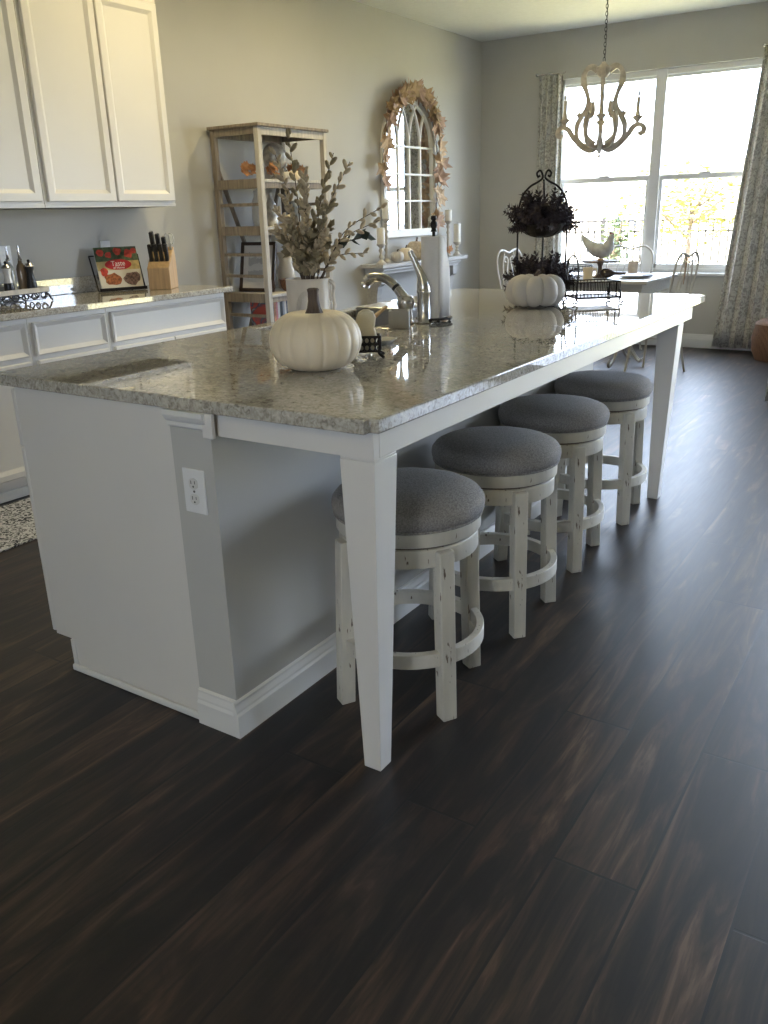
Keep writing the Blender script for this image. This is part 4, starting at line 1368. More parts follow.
for y in (RY0 + 0.006, RY1 - pw + 0.006):
    MB().box(RX0 + pw, RX1 - pw, y, y + 0.024, ztop - 0.062, ztop - 0.02).build('top_rail', GREYWOOD, rk)
SH = (1.540, 1.245, 0.805, 0.545, 0.15)
for z in SH:
    MB().box(RX0 + 0.002, RX1 - 0.002, RY0 + pw, RY1 - pw, z - 0.02, z).build('shelf', GREYWOOD_L, rk, bevel=0.002)
    MB().box(RX1 - pw + 0.004, RX1 - 0.008, RY0 + pw, RY1 - pw, z - 0.055, z - 0.0205).build('shelf_apron', GREYWOOD, rk)
    for y in (RY0 + 0.004, RY1 - pw + 0.004):
        MB().box(RX0 + pw, RX1 - pw, y, y + 0.026, z - 0.055, z + 0.004).build('side_rail', GREYWOOD, rk)
for z in (1.385, 1.065, 0.925, 0.66, 0.35):
    for y in (RY0 + 0.012, RY1 - 0.025):
        MB().box(RX0 + pw, RX1 - pw, y, y + 0.014, z - 0.010, z + 0.010).build('side_rung', GREYWOOD, rk)
MB().bar((RX0 + 0.012, RY0 + 0.02, 1.66), (RX0 + 0.012, RY1 - 0.06, 0.16), 0.012, 0.03).build('cross_brace', GREYWOOD, rk)
MB().bar((RX0 + 0.026, RY1 - 0.02, 1.66), (RX0 + 0.026, RY0 + 0.06, 0.16), 0.012, 0.03).build('cross_brace', GREYWOOD, rk)


def maple(mb_, M_, s_, cup=0.18):
    pts = []
    for i in range(10):
        a = PI / 2 + 2 * PI * i / 10
        r_ = (1.0 if i % 2 == 0 else 0.47) * (0.75 if i in (4, 6) else 1)
        pts.append((s_ * r_ * math.cos(a), s_ * r_ * math.sin(a), cup * s_ * (r_ ** 2)))
    n_ = len(pts)
    mb_.add([(0, 0, 0)] + pts, [(0, 1 + i, 1 + (i + 1) % n_) for i in range(n_)], M_)
    return mb_


def leaf_cluster(label, loc, n, s_, spread_, seed):
    rg = random.Random(seed)
    t = thing('maple_leaf_sprig', label, 'leaves', loc)
    for i in range(n):
        M_ = Matrix.Translation((rg.uniform(-.03, .03), rg.uniform(-spread_, spread_), s_ * 0.95 + rg.uniform(0, 0.065))) @ Matrix.Rotation(rg.uniform(0.3, 1.4), 4, 'Y') @ Matrix.Rotation(rg.uniform(0, 6), 4, 'Z')
        maple(MB(), M_, s_ * rg.uniform(0.8, 1.1)).build('leaf', ORANGE, t, smooth=0)
    return t


leaf_cluster('cluster of orange maple leaves at the near end of the top rack shelf', (-2.64, 3.20, SH[0]), 22, 0.040, 0.060, 1)
leaf_cluster('orange maple leaves beside the silver globe on the top rack shelf', (-2.58, 3.37, SH[0]), 12, 0.038, 0.04, 2)
leaf_cluster('orange maple leaves toward the far end of the top rack shelf', (-2.62, 3.70, SH[0]), 22, 0.040, 0.07, 3)
gl = thing('silver_globe', 'mottled silver globe on a pedestal on the top rack shelf', 'ornament', (-2.63, 3.47, SH[0]))
MB().lathe([(0, 0), (0.042, 0), (0.044, 0.012), (0.020, 0.03), (0.018, 0.055), (0.036, 0.075), (0.036, 0.082), (0, 0.082)], 24).build('pedestal', GREYWOOD_L, gl, smooth=50)
MB().ell((0, 0, 0.155), 0.085, 0.085, 0.088, 28, 18).build('globe', MERC, gl, smooth=80)


def small_pumpkin(label, loc, r, h, m=PUMPW, seed=0):
    t = pumpkin('small_pumpkin', label, loc, r, h, 9, 0.09, m, seed)
    MB().tube([(0, 0, h * 0.78), (0.002, 0, h * 1.02), (0.01, 0, h * 1.18)], [r * 0.16, r * 0.1, r * 0.09], 7).build('stem', STEMB, t)
    return t


small_pumpkin('small white pumpkin on the top rack shelf in front of the globe', (-2.53, 3.46, SH[0]), 0.036, 0.055)
small_pumpkin('small tan pumpkin between globe and far leaves on the top rack shelf', (-2.56, 3.585, SH[0]), 0.045, 0.065, CERAM)
sb = thing('silver_bottle', 'silver mercury glass bottle on the second rack shelf', 'bottle', (-2.60, 3.36, SH[1]))
MB().lathe([(0, 0), (0.040, 0), (0.045, 0.02), (0.045, 0.07), (0.030, 0.10), (0.032, 0.12), (0.038, 0.14), (0.022, 0.165), (0.012, 0.19), (0.013, 0.215), (0, 0.216)], 24).build('body', MERC, sb, smooth=50)
small_pumpkin('small cream pumpkin with leafy stem on the second rack shelf', (-2.56, 3.50, SH[1]), 0.045, 0.075, CERAM)
gj = thing('grey_jug', 'grey stoneware jug on the second rack shelf behind the dried stems', 'jug', (-2.62, 3.63, SH[1]))
MB().lathe([(0, 0), (0.045, 0), (0.055, 0.03), (0.055, 0.09), (0.030, 0.13), (0.026, 0.15), (0.034, 0.165), (0.030, 0.165), (0.024, 0.15), (0, 0.14)], 24).build('body', mat('grey_glaze', (0.36, 0.36, 0.33), 0.4), gj, smooth=50)
MB().tube(spline([(0.0, 0.030, 0.15), (0.0, 0.07, 0.14), (0.0, 0.075, 0.09), (0.0, 0.052, 0.07)], 5), 0.006, 8).build('handle', mat('grey_glaze', (0.36, 0.36, 0.33), 0.4), gj)
wb_ = thing('white_jar', 'white ribbed jar toward the back of the second rack shelf', 'jar', (-2.76, 3.42, SH[1]))
MB().lathe([(0, 0), (0.04, 0), (0.05, 0.04), (0.05, 0.16), (0.03, 0.20), (0.035, 0.235), (0, 0.235)], 30, ribs=12, depth=0.05).build('body', WAX, wb_, smooth=50)


def picture(label, loc, w_, h_, lean, rz, fr=0.022, art=None):
    t = thing('picture_frame', label, 'picture frame', loc, rz)
    M_ = Matrix.Rotation(lean, 4, 'Y')
    mb = MB()
    mb.box(0, 0.018, -w_ / 2, w_ / 2, 0, fr, M_); mb.box(0, 0.018, -w_ / 2, w_ / 2, h_ - fr, h_, M_)
    mb.box(0, 0.018, -w_ / 2, -w_ / 2 + fr, fr, h_ - fr, M_); mb.box(0, 0.018, w_ / 2 - fr, w_ / 2, fr, h_ - fr, M_)
    mb.build('frame', mat('dark_walnut_frame', (0.045, 0.028, 0.020), 0.4, var=0.2), t, bevel=0.002)
    MB().box(0.003, 0.008, -w_ / 2 + fr, w_ / 2 - fr, fr, h_ - fr, M_).build('mat_board', PAPER, t)
    MB().box(0.008, 0.0085, -w_ / 2 + fr + 0.04, w_ / 2 - fr - 0.04, fr + 0.045, h_ - fr - 0.045, M_).build('print', patterned('sketch_print', (0.42, 0.42, 0.42), (0.62, 0.62, 0.60), scale=16, lo=0.45, hi=0.52, kind='wave', distort=3), t)
    return t


picture('dark framed white print leaning on the third rack shelf', (-2.70, 3.27, SH[2] + 0.001), 0.28, 0.34, -R(13), -R(80))
picture('second dark frame leaning behind the framed print on the third rack shelf', (-2.79, 3.46, SH[2] + 0.001), 0.15, 0.30, -R(8), -R(60))
lp = thing('cream_pitcher', 'cream tin pitcher with wide spout behind the wicker bowl on the rack', 'pitcher', (-2.70, 3.60, SH[2]), R(-60))
MB().lathe([(0, 0), (0.06, 0), (0.062, 0.02), (0.062, 0.13), (0.045, 0.18), (0.05, 0.225), (0.070, 0.255), (0.064, 0.255), (0.042, 0.22), (0.03, 0.17), (0, 0.17)], 28).build('body', CERAM, lp, smooth=50)
MB().tube(spline([(-0.04, 0, 0.21), (-0.10, 0, 0.20), (-0.11, 0, 0.12), (-0.06, 0, 0.06)], 5), 0.007, 8).build('handle', CERAM, lp)
wbk = thing('wicker_bowl', 'low dark brown wicker bowl on the third rack shelf', 'basket', (-2.545, 3.46, SH[2]))
MB().lathe([(0, 0), (0.055, 0), (0.078, 0.03), (0.084, 0.075), (0.088, 0.080), (0.080, 0.080), (0.072, 0.035), (0, 0.01)], 30, sy=1.1, sx=0.85).build('bowl', WICKER, wbk, smooth=50)

books = [(0.028, 0.24, 0.17, (0.35, 0.05, 0.04), 'red and navy collage-covered'), (0.020, 0.22, 0.16, (0.05, 0.09, 0.13), 'dark blue'), (0.024, 0.215, 0.17, (0.45, 0.20, 0.10), 'orange'), (0.016, 0.23, 0.16, (0.55, 0.20, 0.22), 'pink'),
         (0.022, 0.235, 0.17, (0.62, 0.60, 0.56), 'thick white'), (0.018, 0.21, 0.16, (0.30, 0.33, 0.36), 'slate grey'), (0.020, 0.225, 0.16, (0.66, 0.64, 0.60), 'thin white'), (0.026, 0.215, 0.17, (0.03, 0.04, 0.10), 'navy patterned'), (0.030, 0.22, 0.16, (0.025, 0.03, 0.07), 'black-blue')]
y = 3.15
for i, (th, h, dp, c, nm) in enumerate(books):
    b_ = thing('shelf_book', nm + ' book standing on the lower shelf of the wooden rack', 'book', (-2.50 - dp, y, SH[3]), 0, 'books on the lower rack shelf')
    Ml = Matrix.Rotation(R(-3 if i < 4 else 2) * 0, 4, 'X')
    h = min(h, 0.20)
    cm = patterned('collage_cover', (0.40, 0.06, 0.04), (0.04, 0.07, 0.12), scale=9, lo=0.42, hi=0.50, rough=0.4, c3=(0.55, 0.50, 0.42)) if i == 0 else mat('book_cover_' + nm.replace(' ', '_').replace('-', '_'), c, 0.4, var=0.45 if 'pattern' in nm or i < 3 else 0.08, scale=40)
    mb = MB().box(0, dp, 0, 0.0025, 0, h, Ml)
    mb.box(0, dp, th - 0.0025, th, 0, h, Ml)
    mb.box(dp - 0.003, dp, 0.0025, th - 0.0025, 0, h, Ml)
    mb.build('cover', cm, b_)
    MB().box(0.004, dp - 0.003, 0.0026, th - 0.0026, 0.004, h - 0.004, Ml).build('pages', PAPER, b_)
    y += th + 0.0015
    if i == 4:
        y += 0.03
# stack of light boxes / folded paper on the floor-level shelf
for i, (h, c, nm) in enumerate(((0.07, (0.60, 0.58, 0.55), 'white'), (0.05, (0.45, 0.12, 0.12), 'red'), (0.06, (0.62, 0.60, 0.58), 'ivory'))):
    z0 = SH[4] + sum((0.0705, 0.0505, 0.0605)[:i])
    bx = MB().box(-0.13, 0.13, -0.17 + 0.02 * i, 0.17 - 0.02 * i, 0, h).build('storage_book', mat('low_book_' + nm, c, 0.5, var=0.1), loc=(-2.66, 3.36, z0), bevel=0.002)
    tag(bx, nm + ' album lying in the stack on the lowest rack shelf', 'album')

# ------------------------------------------------------------------ mantel shelf and mirror
MY0, MY1, MX, MZ = 4.86, 6.42, -2.665, 0.892
ms = thing('mantel_shelf', 'grey-white wooden mantel shelf on the wall below the arched mirror', 'shelf', (XL, 0, 0))
MGREY = mat('grey_wash_shelf', (0.42, 0.41, 0.39), 0.6, var=0.12, scale=10, stretch=(5, 0.6, 5))
MB().box(0.001, MX - XL, MY0, MY1, MZ - 0.032, MZ).build('board', MGREY, ms, bevel=0.003)
MB().prism([(0.001, 0), (0.18, 0), (0.195, -0.012), (0.195, -0.022), (0.165, -0.04), (0.16, -0.055), (0.001, -0.055)], MY0 + 0.07, MY1 - 0.07, 'Y', Matrix.Translation((0, 0, MZ - 0.0325))).build('crown_molding', TRIM, ms, smooth=0)
for y in (MY0 + 0.09, MY1 - 0.16):
    MB().prism([(0.001, 0.80), (0.155, 0.80), (0.155, 0.72), (0.12, 0.70), (0.105, 0.62), (0.105, 0.0), (0.001, 0.0)], y, y + 0.075, 'Y').build('pilaster', MGREY, ms, bevel=0.003)

mi = thing('arched_mirror', 'arched white window-pane mirror hung above the mantel shelf', 'mirror', (XL, 5.675, MZ + 0.185))
hw, sh, tp_ = 0.455, 0.76, 1.20          # half width, spring height, apex
def gothic(hw_, sh_, ap_, n=14, z0=0.0):
    pts = [(-hw_, z0), (hw_, z0)]
    for i in range(n + 1):
        t_ = i / n
        a = t_ * PI / 2
        pts.append((hw_ * math.cos(a) ** 0.95, sh_ + (ap_ - sh_) * math.sin(a)))
    for i in range(n - 1, -1, -1):
        a = i / n * PI / 2
        pts.append((-hw_ * math.cos(a) ** 0.95, sh_ + (ap_ - sh_) * math.sin(a)))
    return pts
MB().prism(gothic(hw - 0.01, sh, tp_ - 0.01, z0=0.03), 0.004, 0.012, 'X').build('mirror_glass', MIRROR, mi, smooth=0)
o_ = gothic(hw, sh, tp_, z0=0.021); i_ = gothic(hw - 0.045, sh, tp_ - 0.05, z0=0.084)
n = len(o_)
vs_ = [(0.002, a, b) for a, b in o_] + [(0.032, a, b) for a, b in o_] + [(0.032, a, b) for a, b in i_] + [(0.002, a, b) for a, b in i_]
fs_ = []
for i in range(n):
    j = (i + 1) % n
    for k in range(4):
        l = (k + 1) % 4
        fs_.append((k * n + i, k * n + j, l * n + j, l * n + i))
MB().add(vs_, fs_).build('frame', TRIM, mi, smooth=0)
MB().box(0.002, 0.040, -hw - 0.01, hw + 0.01, 0.020, 0.085).build('bottom_rail', TRIM, mi, bevel=0.003)
mb = MB()
for x in (-0.195, 0.0, 0.195):
    mb.bar((0.018, x, 0.06), (0.018, x, 0.788), 0.016, 0.012)
for z in (0.33, 0.557, 0.788):
    mb.bar((0.018, -hw + 0.03, z), (0.018, hw - 0.03, z), 0.014, 0.016)
mb.build('muntin', TRIM, mi)
mb = MB()
def arcbar(x0, sgn, r_):
    pts = []
    for i in range(15):
        a = i / 14 * R(75)
        y_ = x0 + sgn * (r_ - r_ * math.cos(a))
        z_ = 0.788 + r_ * math.sin(a)
        lim = sh + (tp_ - sh) * math.sqrt(max(0, 1 - (min(abs(y_), hw) / hw) ** 2)) - 0.03
        if z_ > lim:
            break
        pts.append((0.018, y_, z_))
    if len(pts) > 1:
        mb.tube(pts, 0.008, 6)
for x in (-0.39, -0.195, 0.0, 0.195):
    arcbar(x, 1, 0.52)
for x in (0.39, 0.195, 0.0, -0.195):
    arcbar(x, -1, 0.52)
mb.build('tracery', TRIM, mi)

ga = thing('leaf_garland', 'garland of pale felt maple leaves draped round the arched mirror', 'garland', (XL, 5.675, MZ + 0.185))
rg = random.Random(21)
path = []
for i in range(17):       # left side lower end up over the top and down the right side
    path.append((-hw - 0.01, 0.45 + 0.17 * i / 16 * 1.0))
path = [(-hw - 0.01, 0.46), (-hw - 0.03, 0.60), (-hw + 0.0, 0.76)]
for i in range(1, 12):
    a = PI - PI * i / 12
    path.append((hw * 1.0 * math.cos(a), sh + (tp_ - sh + 0.02) * math.sin(a)))
path += [(hw + 0.02, 0.74), (hw + 0.03, 0.62), (hw + 0.02, 0.48), (hw + 0.0, 0.34), (hw + 0.0, 0.20), (hw - 0.05, 0.08)]
MB().tube(spline([(0.042, a, b) for a, b in path], 5), 0.004, 6).build('vine', TWIG, ga)
sp2 = spline([(0.05, a, b) for a, b in path], 4)
nl = 0
PINKLEAF = mat('dusty_pink_leaf', (0.40, 0.27, 0.20), 0.8, var=0.25, scale=16)
TANLEAF = mat('tan_felt_leaf', (0.36, 0.25, 0.14), 0.8, var=0.25, scale=16)
for i, p in enumerate(sp2):
    top = p.z > 0.95
    k_ = 2 if top else 1
    if not top and i % 3 == 1:
        continue
    for q in range(k_):
        M_ = Matrix.Translation((0.055 + rg.uniform(0, 0.05), p.y + rg.uniform(-.045, .045), p.z + rg.uniform(-.03, .03) + (0.02 if top else 0))) @ Matrix.Rotation(R(90) + rg.uniform(-.6, .6), 4, 'Y') @ Matrix.Rotation(rg.uniform(-0.5, 0.5), 4, 'X') @ Matrix.Rotation(rg.uniform(0, 6.28), 4, 'Z')
        m_ = (TANLEAF if top else PALELEAF) if rg.random() < 0.6 else PINKLEAF
        maple(MB(), M_, rg.uniform(0.080, 0.110), 0.25).build('leaf', m_, ga, smooth=0, solid=0.002)
        nl += 1


def candlestick(x, y, h, ch, label, label2, r=0.045):
    t = thing('candlestick', label, 'candlestick', (x, y, MZ))
    prof = [(0, 0), (r, 0), (r, 0.010), (r * 0.75, 0.020), (r * 0.4, 0.035)]
    k = max(2, int(h / 0.06))
    for i in range(k):
        z = 0.035 + (h - 0.065) * i / k
        dz = (h - 0.065) / k
        prof += [(r * 0.30, z + 0.15 * dz), (r * 0.52, z + 0.5 * dz), (r * 0.30, z + 0.9 * dz)]
    prof += [(r * 0.6, h - 0.022), (r * 0.95, h - 0.008), (r * 0.95, h), (0, h)]
    MB().lathe(prof, 20).build('stick', GREYWOOD_L, t, smooth=50)
    c = thing('pillar_candle', label2, 'candle', (x, y, MZ + h + 0.0005))
    MB().lathe([(0, 0), (r * 0.82, 0), (r * 0.84, 0.004), (r * 0.84, ch - 0.004), (r * 0.78, ch), (r * 0.5, ch - 0.005), (0, ch - 0.006)], 20).build('wax', WAX, c, smooth=50)
    MB().tube([(0, 0, ch - 0.008), (0.001, 0, ch + 0.010)], 0.0012, 5).build('wick', BLACKP, c)


candlestick(-2.71, 4.905, 0.17, 0.13, 'short turned candlestick at the near end of the mantel shelf', 'ivory candle on the short stick at the near end of the mantel', 0.042)
candlestick(-2.80, 5.13, 0.37, 0.16, 'tall turned candlestick left of the arched mirror', 'ivory candle on the tall stick left of the arched mirror', 0.040)
candlestick(-2.79, 6.24, 0.33, 0.10, 'tall turned candlestick at the far side of the arched mirror', 'ivory candle on the tall stick at the far side of the mirror', 0.040)
candlestick(-2.74, 6.33, 0.13, 0.17, 'short turned candlestick at the far end of the mantel shelf', 'thick ivory candle on the short stick at the far end of the mantel', 0.042)
small_pumpkin('small striped cream pumpkin beside the candlesticks on the mantel shelf', (-2.745, 5.22, MZ), 0.06, 0.095)
small_pumpkin('middle cream pumpkin of the row on the mantel shelf', (-2.75, 5.375, MZ), 0.065, 0.12, CERAM)
small_pumpkin('large knobby tan pumpkin on the mantel shelf behind the faucet lever', (-2.76, 5.58, MZ), 0.095, 0.17, mat('tan_gourd', (0.46, 0.38, 0.27), 0.7, var=0.25, scale=50, bump=1.0, bscale=40))
small_pumpkin('white pumpkin hidden behind the paper towel on the mantel shelf', (-2.75, 5.95, MZ), 0.07, 0.13)
for i in range(4):
    M_ = Matrix.Translation((0, 0, 0.09)) @ Matrix.Rotation(R(90 + 20 * i), 4, 'Y') @ Matrix.Rotation(i * 1.3, 4, 'Z')
lc = leaf_cluster('small cluster of leaves at the far end of the mantel shelf', (-2.72, 6.14, MZ), 7, 0.040, 0.04, 9)

# ------------------------------------------------------------------ dining table
DX0, DX1, DY0, DY1, DZ = -1.78, -0.585, 5.46, 6.36, 0.748
dt = thing('dining_table', 'whitewashed wooden dining table under the chandelier by the window', 'table', ((DX0 + DX1) / 2, (DY0 + DY1) / 2, 0))
hx, hy = (DX1 - DX0) / 2, (DY1 - DY0) / 2
MB().box(-hx, hx, -hy, hy, DZ - 0.028, DZ).build('tabletop', TABLEW, dt, bevel=0.006)
mb = MB()
mb.box(-hx + 0.05, hx - 0.05, -hy + 0.05, -hy + 0.07, DZ - 0.12, DZ - 0.0285); mb.box(-hx + 0.05, hx - 0.05, hy - 0.07, hy - 0.05, DZ - 0.12, DZ - 0.0285)
mb.box(-hx + 0.05, -hx + 0.07, -hy + 0.07, hy - 0.07, DZ - 0.12, DZ - 0.0285); mb.box(hx - 0.07, hx - 0.05, -hy + 0.07, hy - 0.07, DZ - 0.12, DZ - 0.0285)
mb.build('apron', TABLEW, dt)
IRON = mat('pale_iron', (0.40, 0.39, 0.37), 0.5, metal=0.2)
for e in (-1, 1):
    mb = MB()
    for q in (-1, 1):
        x = e * 0.28
        mb.tube(spline([(x, q * 0.02, DZ - 0.13), (x, q * 0.05, 0.50), (x, q * 0.03, 0.30), (x, q * 0.12, 0.10), (x, q * 0.26, 0.03), (x, q * 0.30, 0.055), (x, q * 0.27, 0.08)], 6), 0.013, 8)
        mb.tube(spline([(x + 0.03, q * 0.02, 0.30), (x + 0.10, q * 0.02, 0.14), (x + 0.17, q * 0.02, 0.05), (x + 0.20, q * 0.02, 0.07)], 5), 0.011, 8)
    mb.box(e * 0.28 - 0.02, e * 0.28 + 0.02, -0.25, 0.25, DZ - 0.145, DZ - 0.12)
    mb.build('scroll_leg', IRON, dt)


def wire_chair(label, loc, rz):
    """seat faces +x ; back at x=-0.20"""
    t = thing('wire_chair', label, 'chair', loc, rz, 'cream wire chairs around the dining table')
    MB().lathe([(0, 0.435), (0.185, 0.435), (0.195, 0.442), (0.195, 0.452), (0.18, 0.462), (0, 0.468)], 32).build('seat', WIREW, t, smooth=50)
    for sx, sy in ((0.13, 0.13), (0.13, -0.13)):
        MB().tube(spline([(sx, sy, 0.44), (sx * 1.12, sy * 1.12, 0.25), (sx * 1.3, sy * 1.3, 0.02), (sx * 1.38, sy * 1.38, 0.006)], 5), 0.010, 8).build('leg', WIREW, t)
    for sy in (0.15, -0.15):
        MB().tube(spline([(-0.13, sy, 0.44), (-0.15, sy * 1.03, 0.25), (-0.19, sy * 1.1, 0.02), (-0.205, sy * 1.12, 0.006)], 5), 0.010, 8).build('leg', WIREW, t)
    MB().tube([(0.15 * math.cos(a), 0.15 * math.sin(a), 0.30) for a in [2 * PI * i / 24 for i in range(24)]], 0.006, 6, True).build('stretcher_ring', WIREW, t)
    mb = MB()
    hoop = spline([(-0.13, -0.165, 0.45), (-0.165, -0.20, 0.62), (-0.20, -0.215, 0.80), (-0.212, -0.20, 0.90), (-0.218, -0.13, 0.955), (-0.218, -0.03, 0.935), (-0.218, 0, 0.928), (-0.218, 0.03, 0.935), (-0.218, 0.13, 0.955), (-0.212, 0.20, 0.90), (-0.20, 0.215, 0.80), (-0.165, 0.20, 0.62), (-0.13, 0.165, 0.45)], 5)
    mb.tube(hoop, 0.0095, 8)
    b_ = mb.build('back_hoop', WIREW, t)
    mb = MB()
    for e in (-1, 1):
        mb.tube(spline([(-0.14, e * 0.05, 0.45), (-0.185, e * 0.07, 0.65), (-0.205, e * 0.035, 0.80), (-0.214, e * 0.02, 0.87), (-0.216, e * 0.06, 0.895), (-0.215, e * 0.075, 0.86), (-0.212, e * 0.05, 0.845)], 5), 0.006, 6)
        mb.tube(spline([(-0.14, e * 0.10, 0.45), (-0.185, e * 0.125, 0.65), (-0.21, e * 0.10, 0.84), (-0.217, e * 0.07, 0.94)], 5), 0.006, 6)
    mb.build('back_scroll', WIREW, b_)
    return t


wire_chair('cream wire chair with scrolled back at the right end of the dining table', (-0.54, 5.68, 0), R(171))
wire_chair('cream wire chair on the window side of the dining table', (-1.15, 6.60, 0), R(-90))
wire_chair('pale wire chair at the left end of the dining table, behind the plant stand', (-1.88, 6.12, 0), R(-8))
sash = MB().tube(spline([(-0.335, 5.61, 0.93), (-0.333, 5.61, 0.88), (-0.335, 5.61, 0.80), (-0.342, 5.61, 0.72)], 5), [0.008, 0.014, 0.018, 0.013, 0.010, 0.012, 0.015, 0.016, 0.014, 0.012, 0.010, 0.009, 0.008, 0.008, 0.007, 0.006], 8, flat=0.5).build('ribbon_sash', mat('tan_ribbon', (0.42, 0.30, 0.20), 0.8))
tag(sash, 'tan ribbon tied to the back of the right-hand dining chair', 'ribbon')

# table things
ck_ = thing('cake_stand', 'dark wooden cake stand with a bird on the dining table', 'cake stand', (-1.07, 5.75, DZ))
MB().lathe([(0, 0), (0.07, 0), (0.072, 0.008), (0.02, 0.03), (0.016, 0.09), (0.03, 0.125), (0, 0.126)], 24).build('stem', STEMB, ck_, smooth=50)
MB().lathe([(0, 0.1262), (0.150, 0.1262), (0.152, 0.132), (0.150, 0.140), (0, 0.140)], 32).build('plate', STEMB, ck_)
hb = thing('bird_figurine', 'grey and white ceramic hen with raised tail on the cake stand', 'figurine', (-1.07, 5.75, DZ + 0.1405), R(18))
bodyp = []
mb = MB()
mb.lathe([(0, 0), (0.03, 0), (0.032, 0.006), (0.018, 0.014), (0, 0.014)], 16)
mb.build('foot', PINE, hb)
cr = [(-0.160, 0, 0.205, .003, .006), (-0.138, 0, 0.172, .014, .024), (-0.108, 0, 0.135, .026, .036), (-0.062, 0, 0.098, .044, .052), (0.000, 0, 0.080, .056, .066), (0.044, 0, 0.098, .050, .058), (0.064, 0, 0.132, .034, .042), (0.072, 0, 0.160, .022, .029), (0.074, 0, 0.182, .022, .025), (0.078, 0, 0.200, .015, .017), (0.080, 0, 0.212, .002, .002)]
P_ = spline([Vector(c[:3]) for c in cr], 4)
ry = [cr[min(len(cr) - 1, i // 4)][4] + (cr[min(len(cr) - 1, i // 4 + 1)][4] - cr[min(len(cr) - 1, i // 4)][4]) * (i % 4) / 4 for i in range(len(P_))]
MB().tube(P_, ry, 16).build('body', BONE, hb, smooth=80)
MB().tube([(0.090, 0, 0.188), (0.118, 0, 0.180)], [0.008, 0.001], 8).build('beak', PINE, hb)
mb = MB()
for i, x in enumerate((0.066, 0.078, 0.090)):
    mb.ell((x, 0, 0.213 - i * 0.004), 0.008, 0.004, 0.010, 8, 6)
mb.build('comb', mat('faded_red', (0.35, 0.12, 0.10), 0.6), hb)
for e in (-1, 1):
    MB().ell((-0.01, e * 0.045, 0.075), 0.045, 0.012, 0.026, 14, 8, ).build('wing', BONE, hb, smooth=80)

mg_ = thing('coffee_mug', 'cream mug with handle standing on the dining table', 'mug', (-1.10, 5.55, DZ), R(10))
MB().lathe([(0, 0), (0.036, 0), (0.040, 0.006), (0.041, 0.095), (0.038, 0.095), (0.036, 0.01), (0, 0.01)], 28).build('cup', CERAM, mg_, smooth=50)
MB().tube(spline([(0.039, 0, 0.080), (0.062, 0, 0.082), (0.070, 0, 0.055), (0.060, 0, 0.030), (0.039, 0, 0.024)], 5), 0.006, 8).build('handle', CERAM, mg_)
bt = thing('dark_bottle', 'dark round-bodied bottle lying on its side on the dining table', 'bottle', (-0.99, 5.66, DZ), R(12))
M_ = Matrix.Translation((0, 0, 0.042)) @ Matrix.Rotation(R(90), 4, 'Y')
MB().lathe([(0, -0.05), (0.020, -0.045), (0.040, -0.015), (0.041, 0.015), (0.028, 0.05), (0.014, 0.075), (0.012, 0.15), (0.013, 0.165), (0, 0.165)], 24, M=M_).build('body', DKBROWN, bt, smooth=60)
gc = thing('candle_glass', 'small glass tumbler holding a tan candle on the dining table', 'candle', (-0.93, 6.20, DZ))
MB().lathe([(0, 0), (0.040, 0), (0.046, 0.11), (0.043, 0.11), (0.038, 0.005), (0, 0.005)], 24).build('tumbler', mat('tan_frosted_glass', (0.45, 0.36, 0.27), 0.25), gc, smooth=50)
MB().lathe([(0, 0.006), (0.037, 0.006), (0.040, 0.085), (0, 0.085)], 24).build('wax', mat('tan_wax', (0.42, 0.33, 0.24), 0.6), gc, smooth=50)
for i in range(3):
    pl = tag(MB().lathe([(0, 0), (0.07, 0), (0.135, 0.010), (0.138, 0.013), (0.07, 0.0055), (0, 0.0055)], 32).build('dinner_plate', mat('blue_white_plate', (0.50, 0.54, 0.62), 0.2, var=0.2, scale=30), loc=(-0.78, 5.80, DZ + 0.0002 + i * 0.006), smooth=50),
             ('bottom', 'middle', 'top')[i] + ' plate of the blue-white stack near the right table end', 'plate', 'stack of plates on the dining table')
bowl = thing('wire_fruit_basket', 'dark wire bowl of dried greenery on the dining table behind the mug', 'basket', (-1.30, 5.85, DZ))
mb = MB()
for z, r_ in ((0.003, 0.06), (0.05, 0.10), (0.09, 0.125)):
    mb.tube([(r_ * math.cos(t), r_ * math.sin(t), z) for t in [2 * PI * i / 24 for i in range(24)]], 0.0035, 6, True)
for i in range(14):
    a = 2 * PI * i / 14
    mb.tube([(0.06 * math.cos(a), 0.06 * math.sin(a), 0.003), (0.10 * math.cos(a), 0.10 * math.sin(a), 0.05), (0.125 * math.cos(a), 0.125 * math.sin(a), 0.09)], 0.0022, 5)
mb.build('wire', BLACK, bowl)
mt = MB().box(-0.20, 0.20, -0.14, 0.14, 0, 0.003).build('place_mat', mat('grey_linen', (0.36, 0.36, 0.36), 0.9), loc=(-1.36, 5.66, DZ), bevel=0.001)
tag(mt, 'grey linen place mat on the dining table left of the mug', 'place mat')

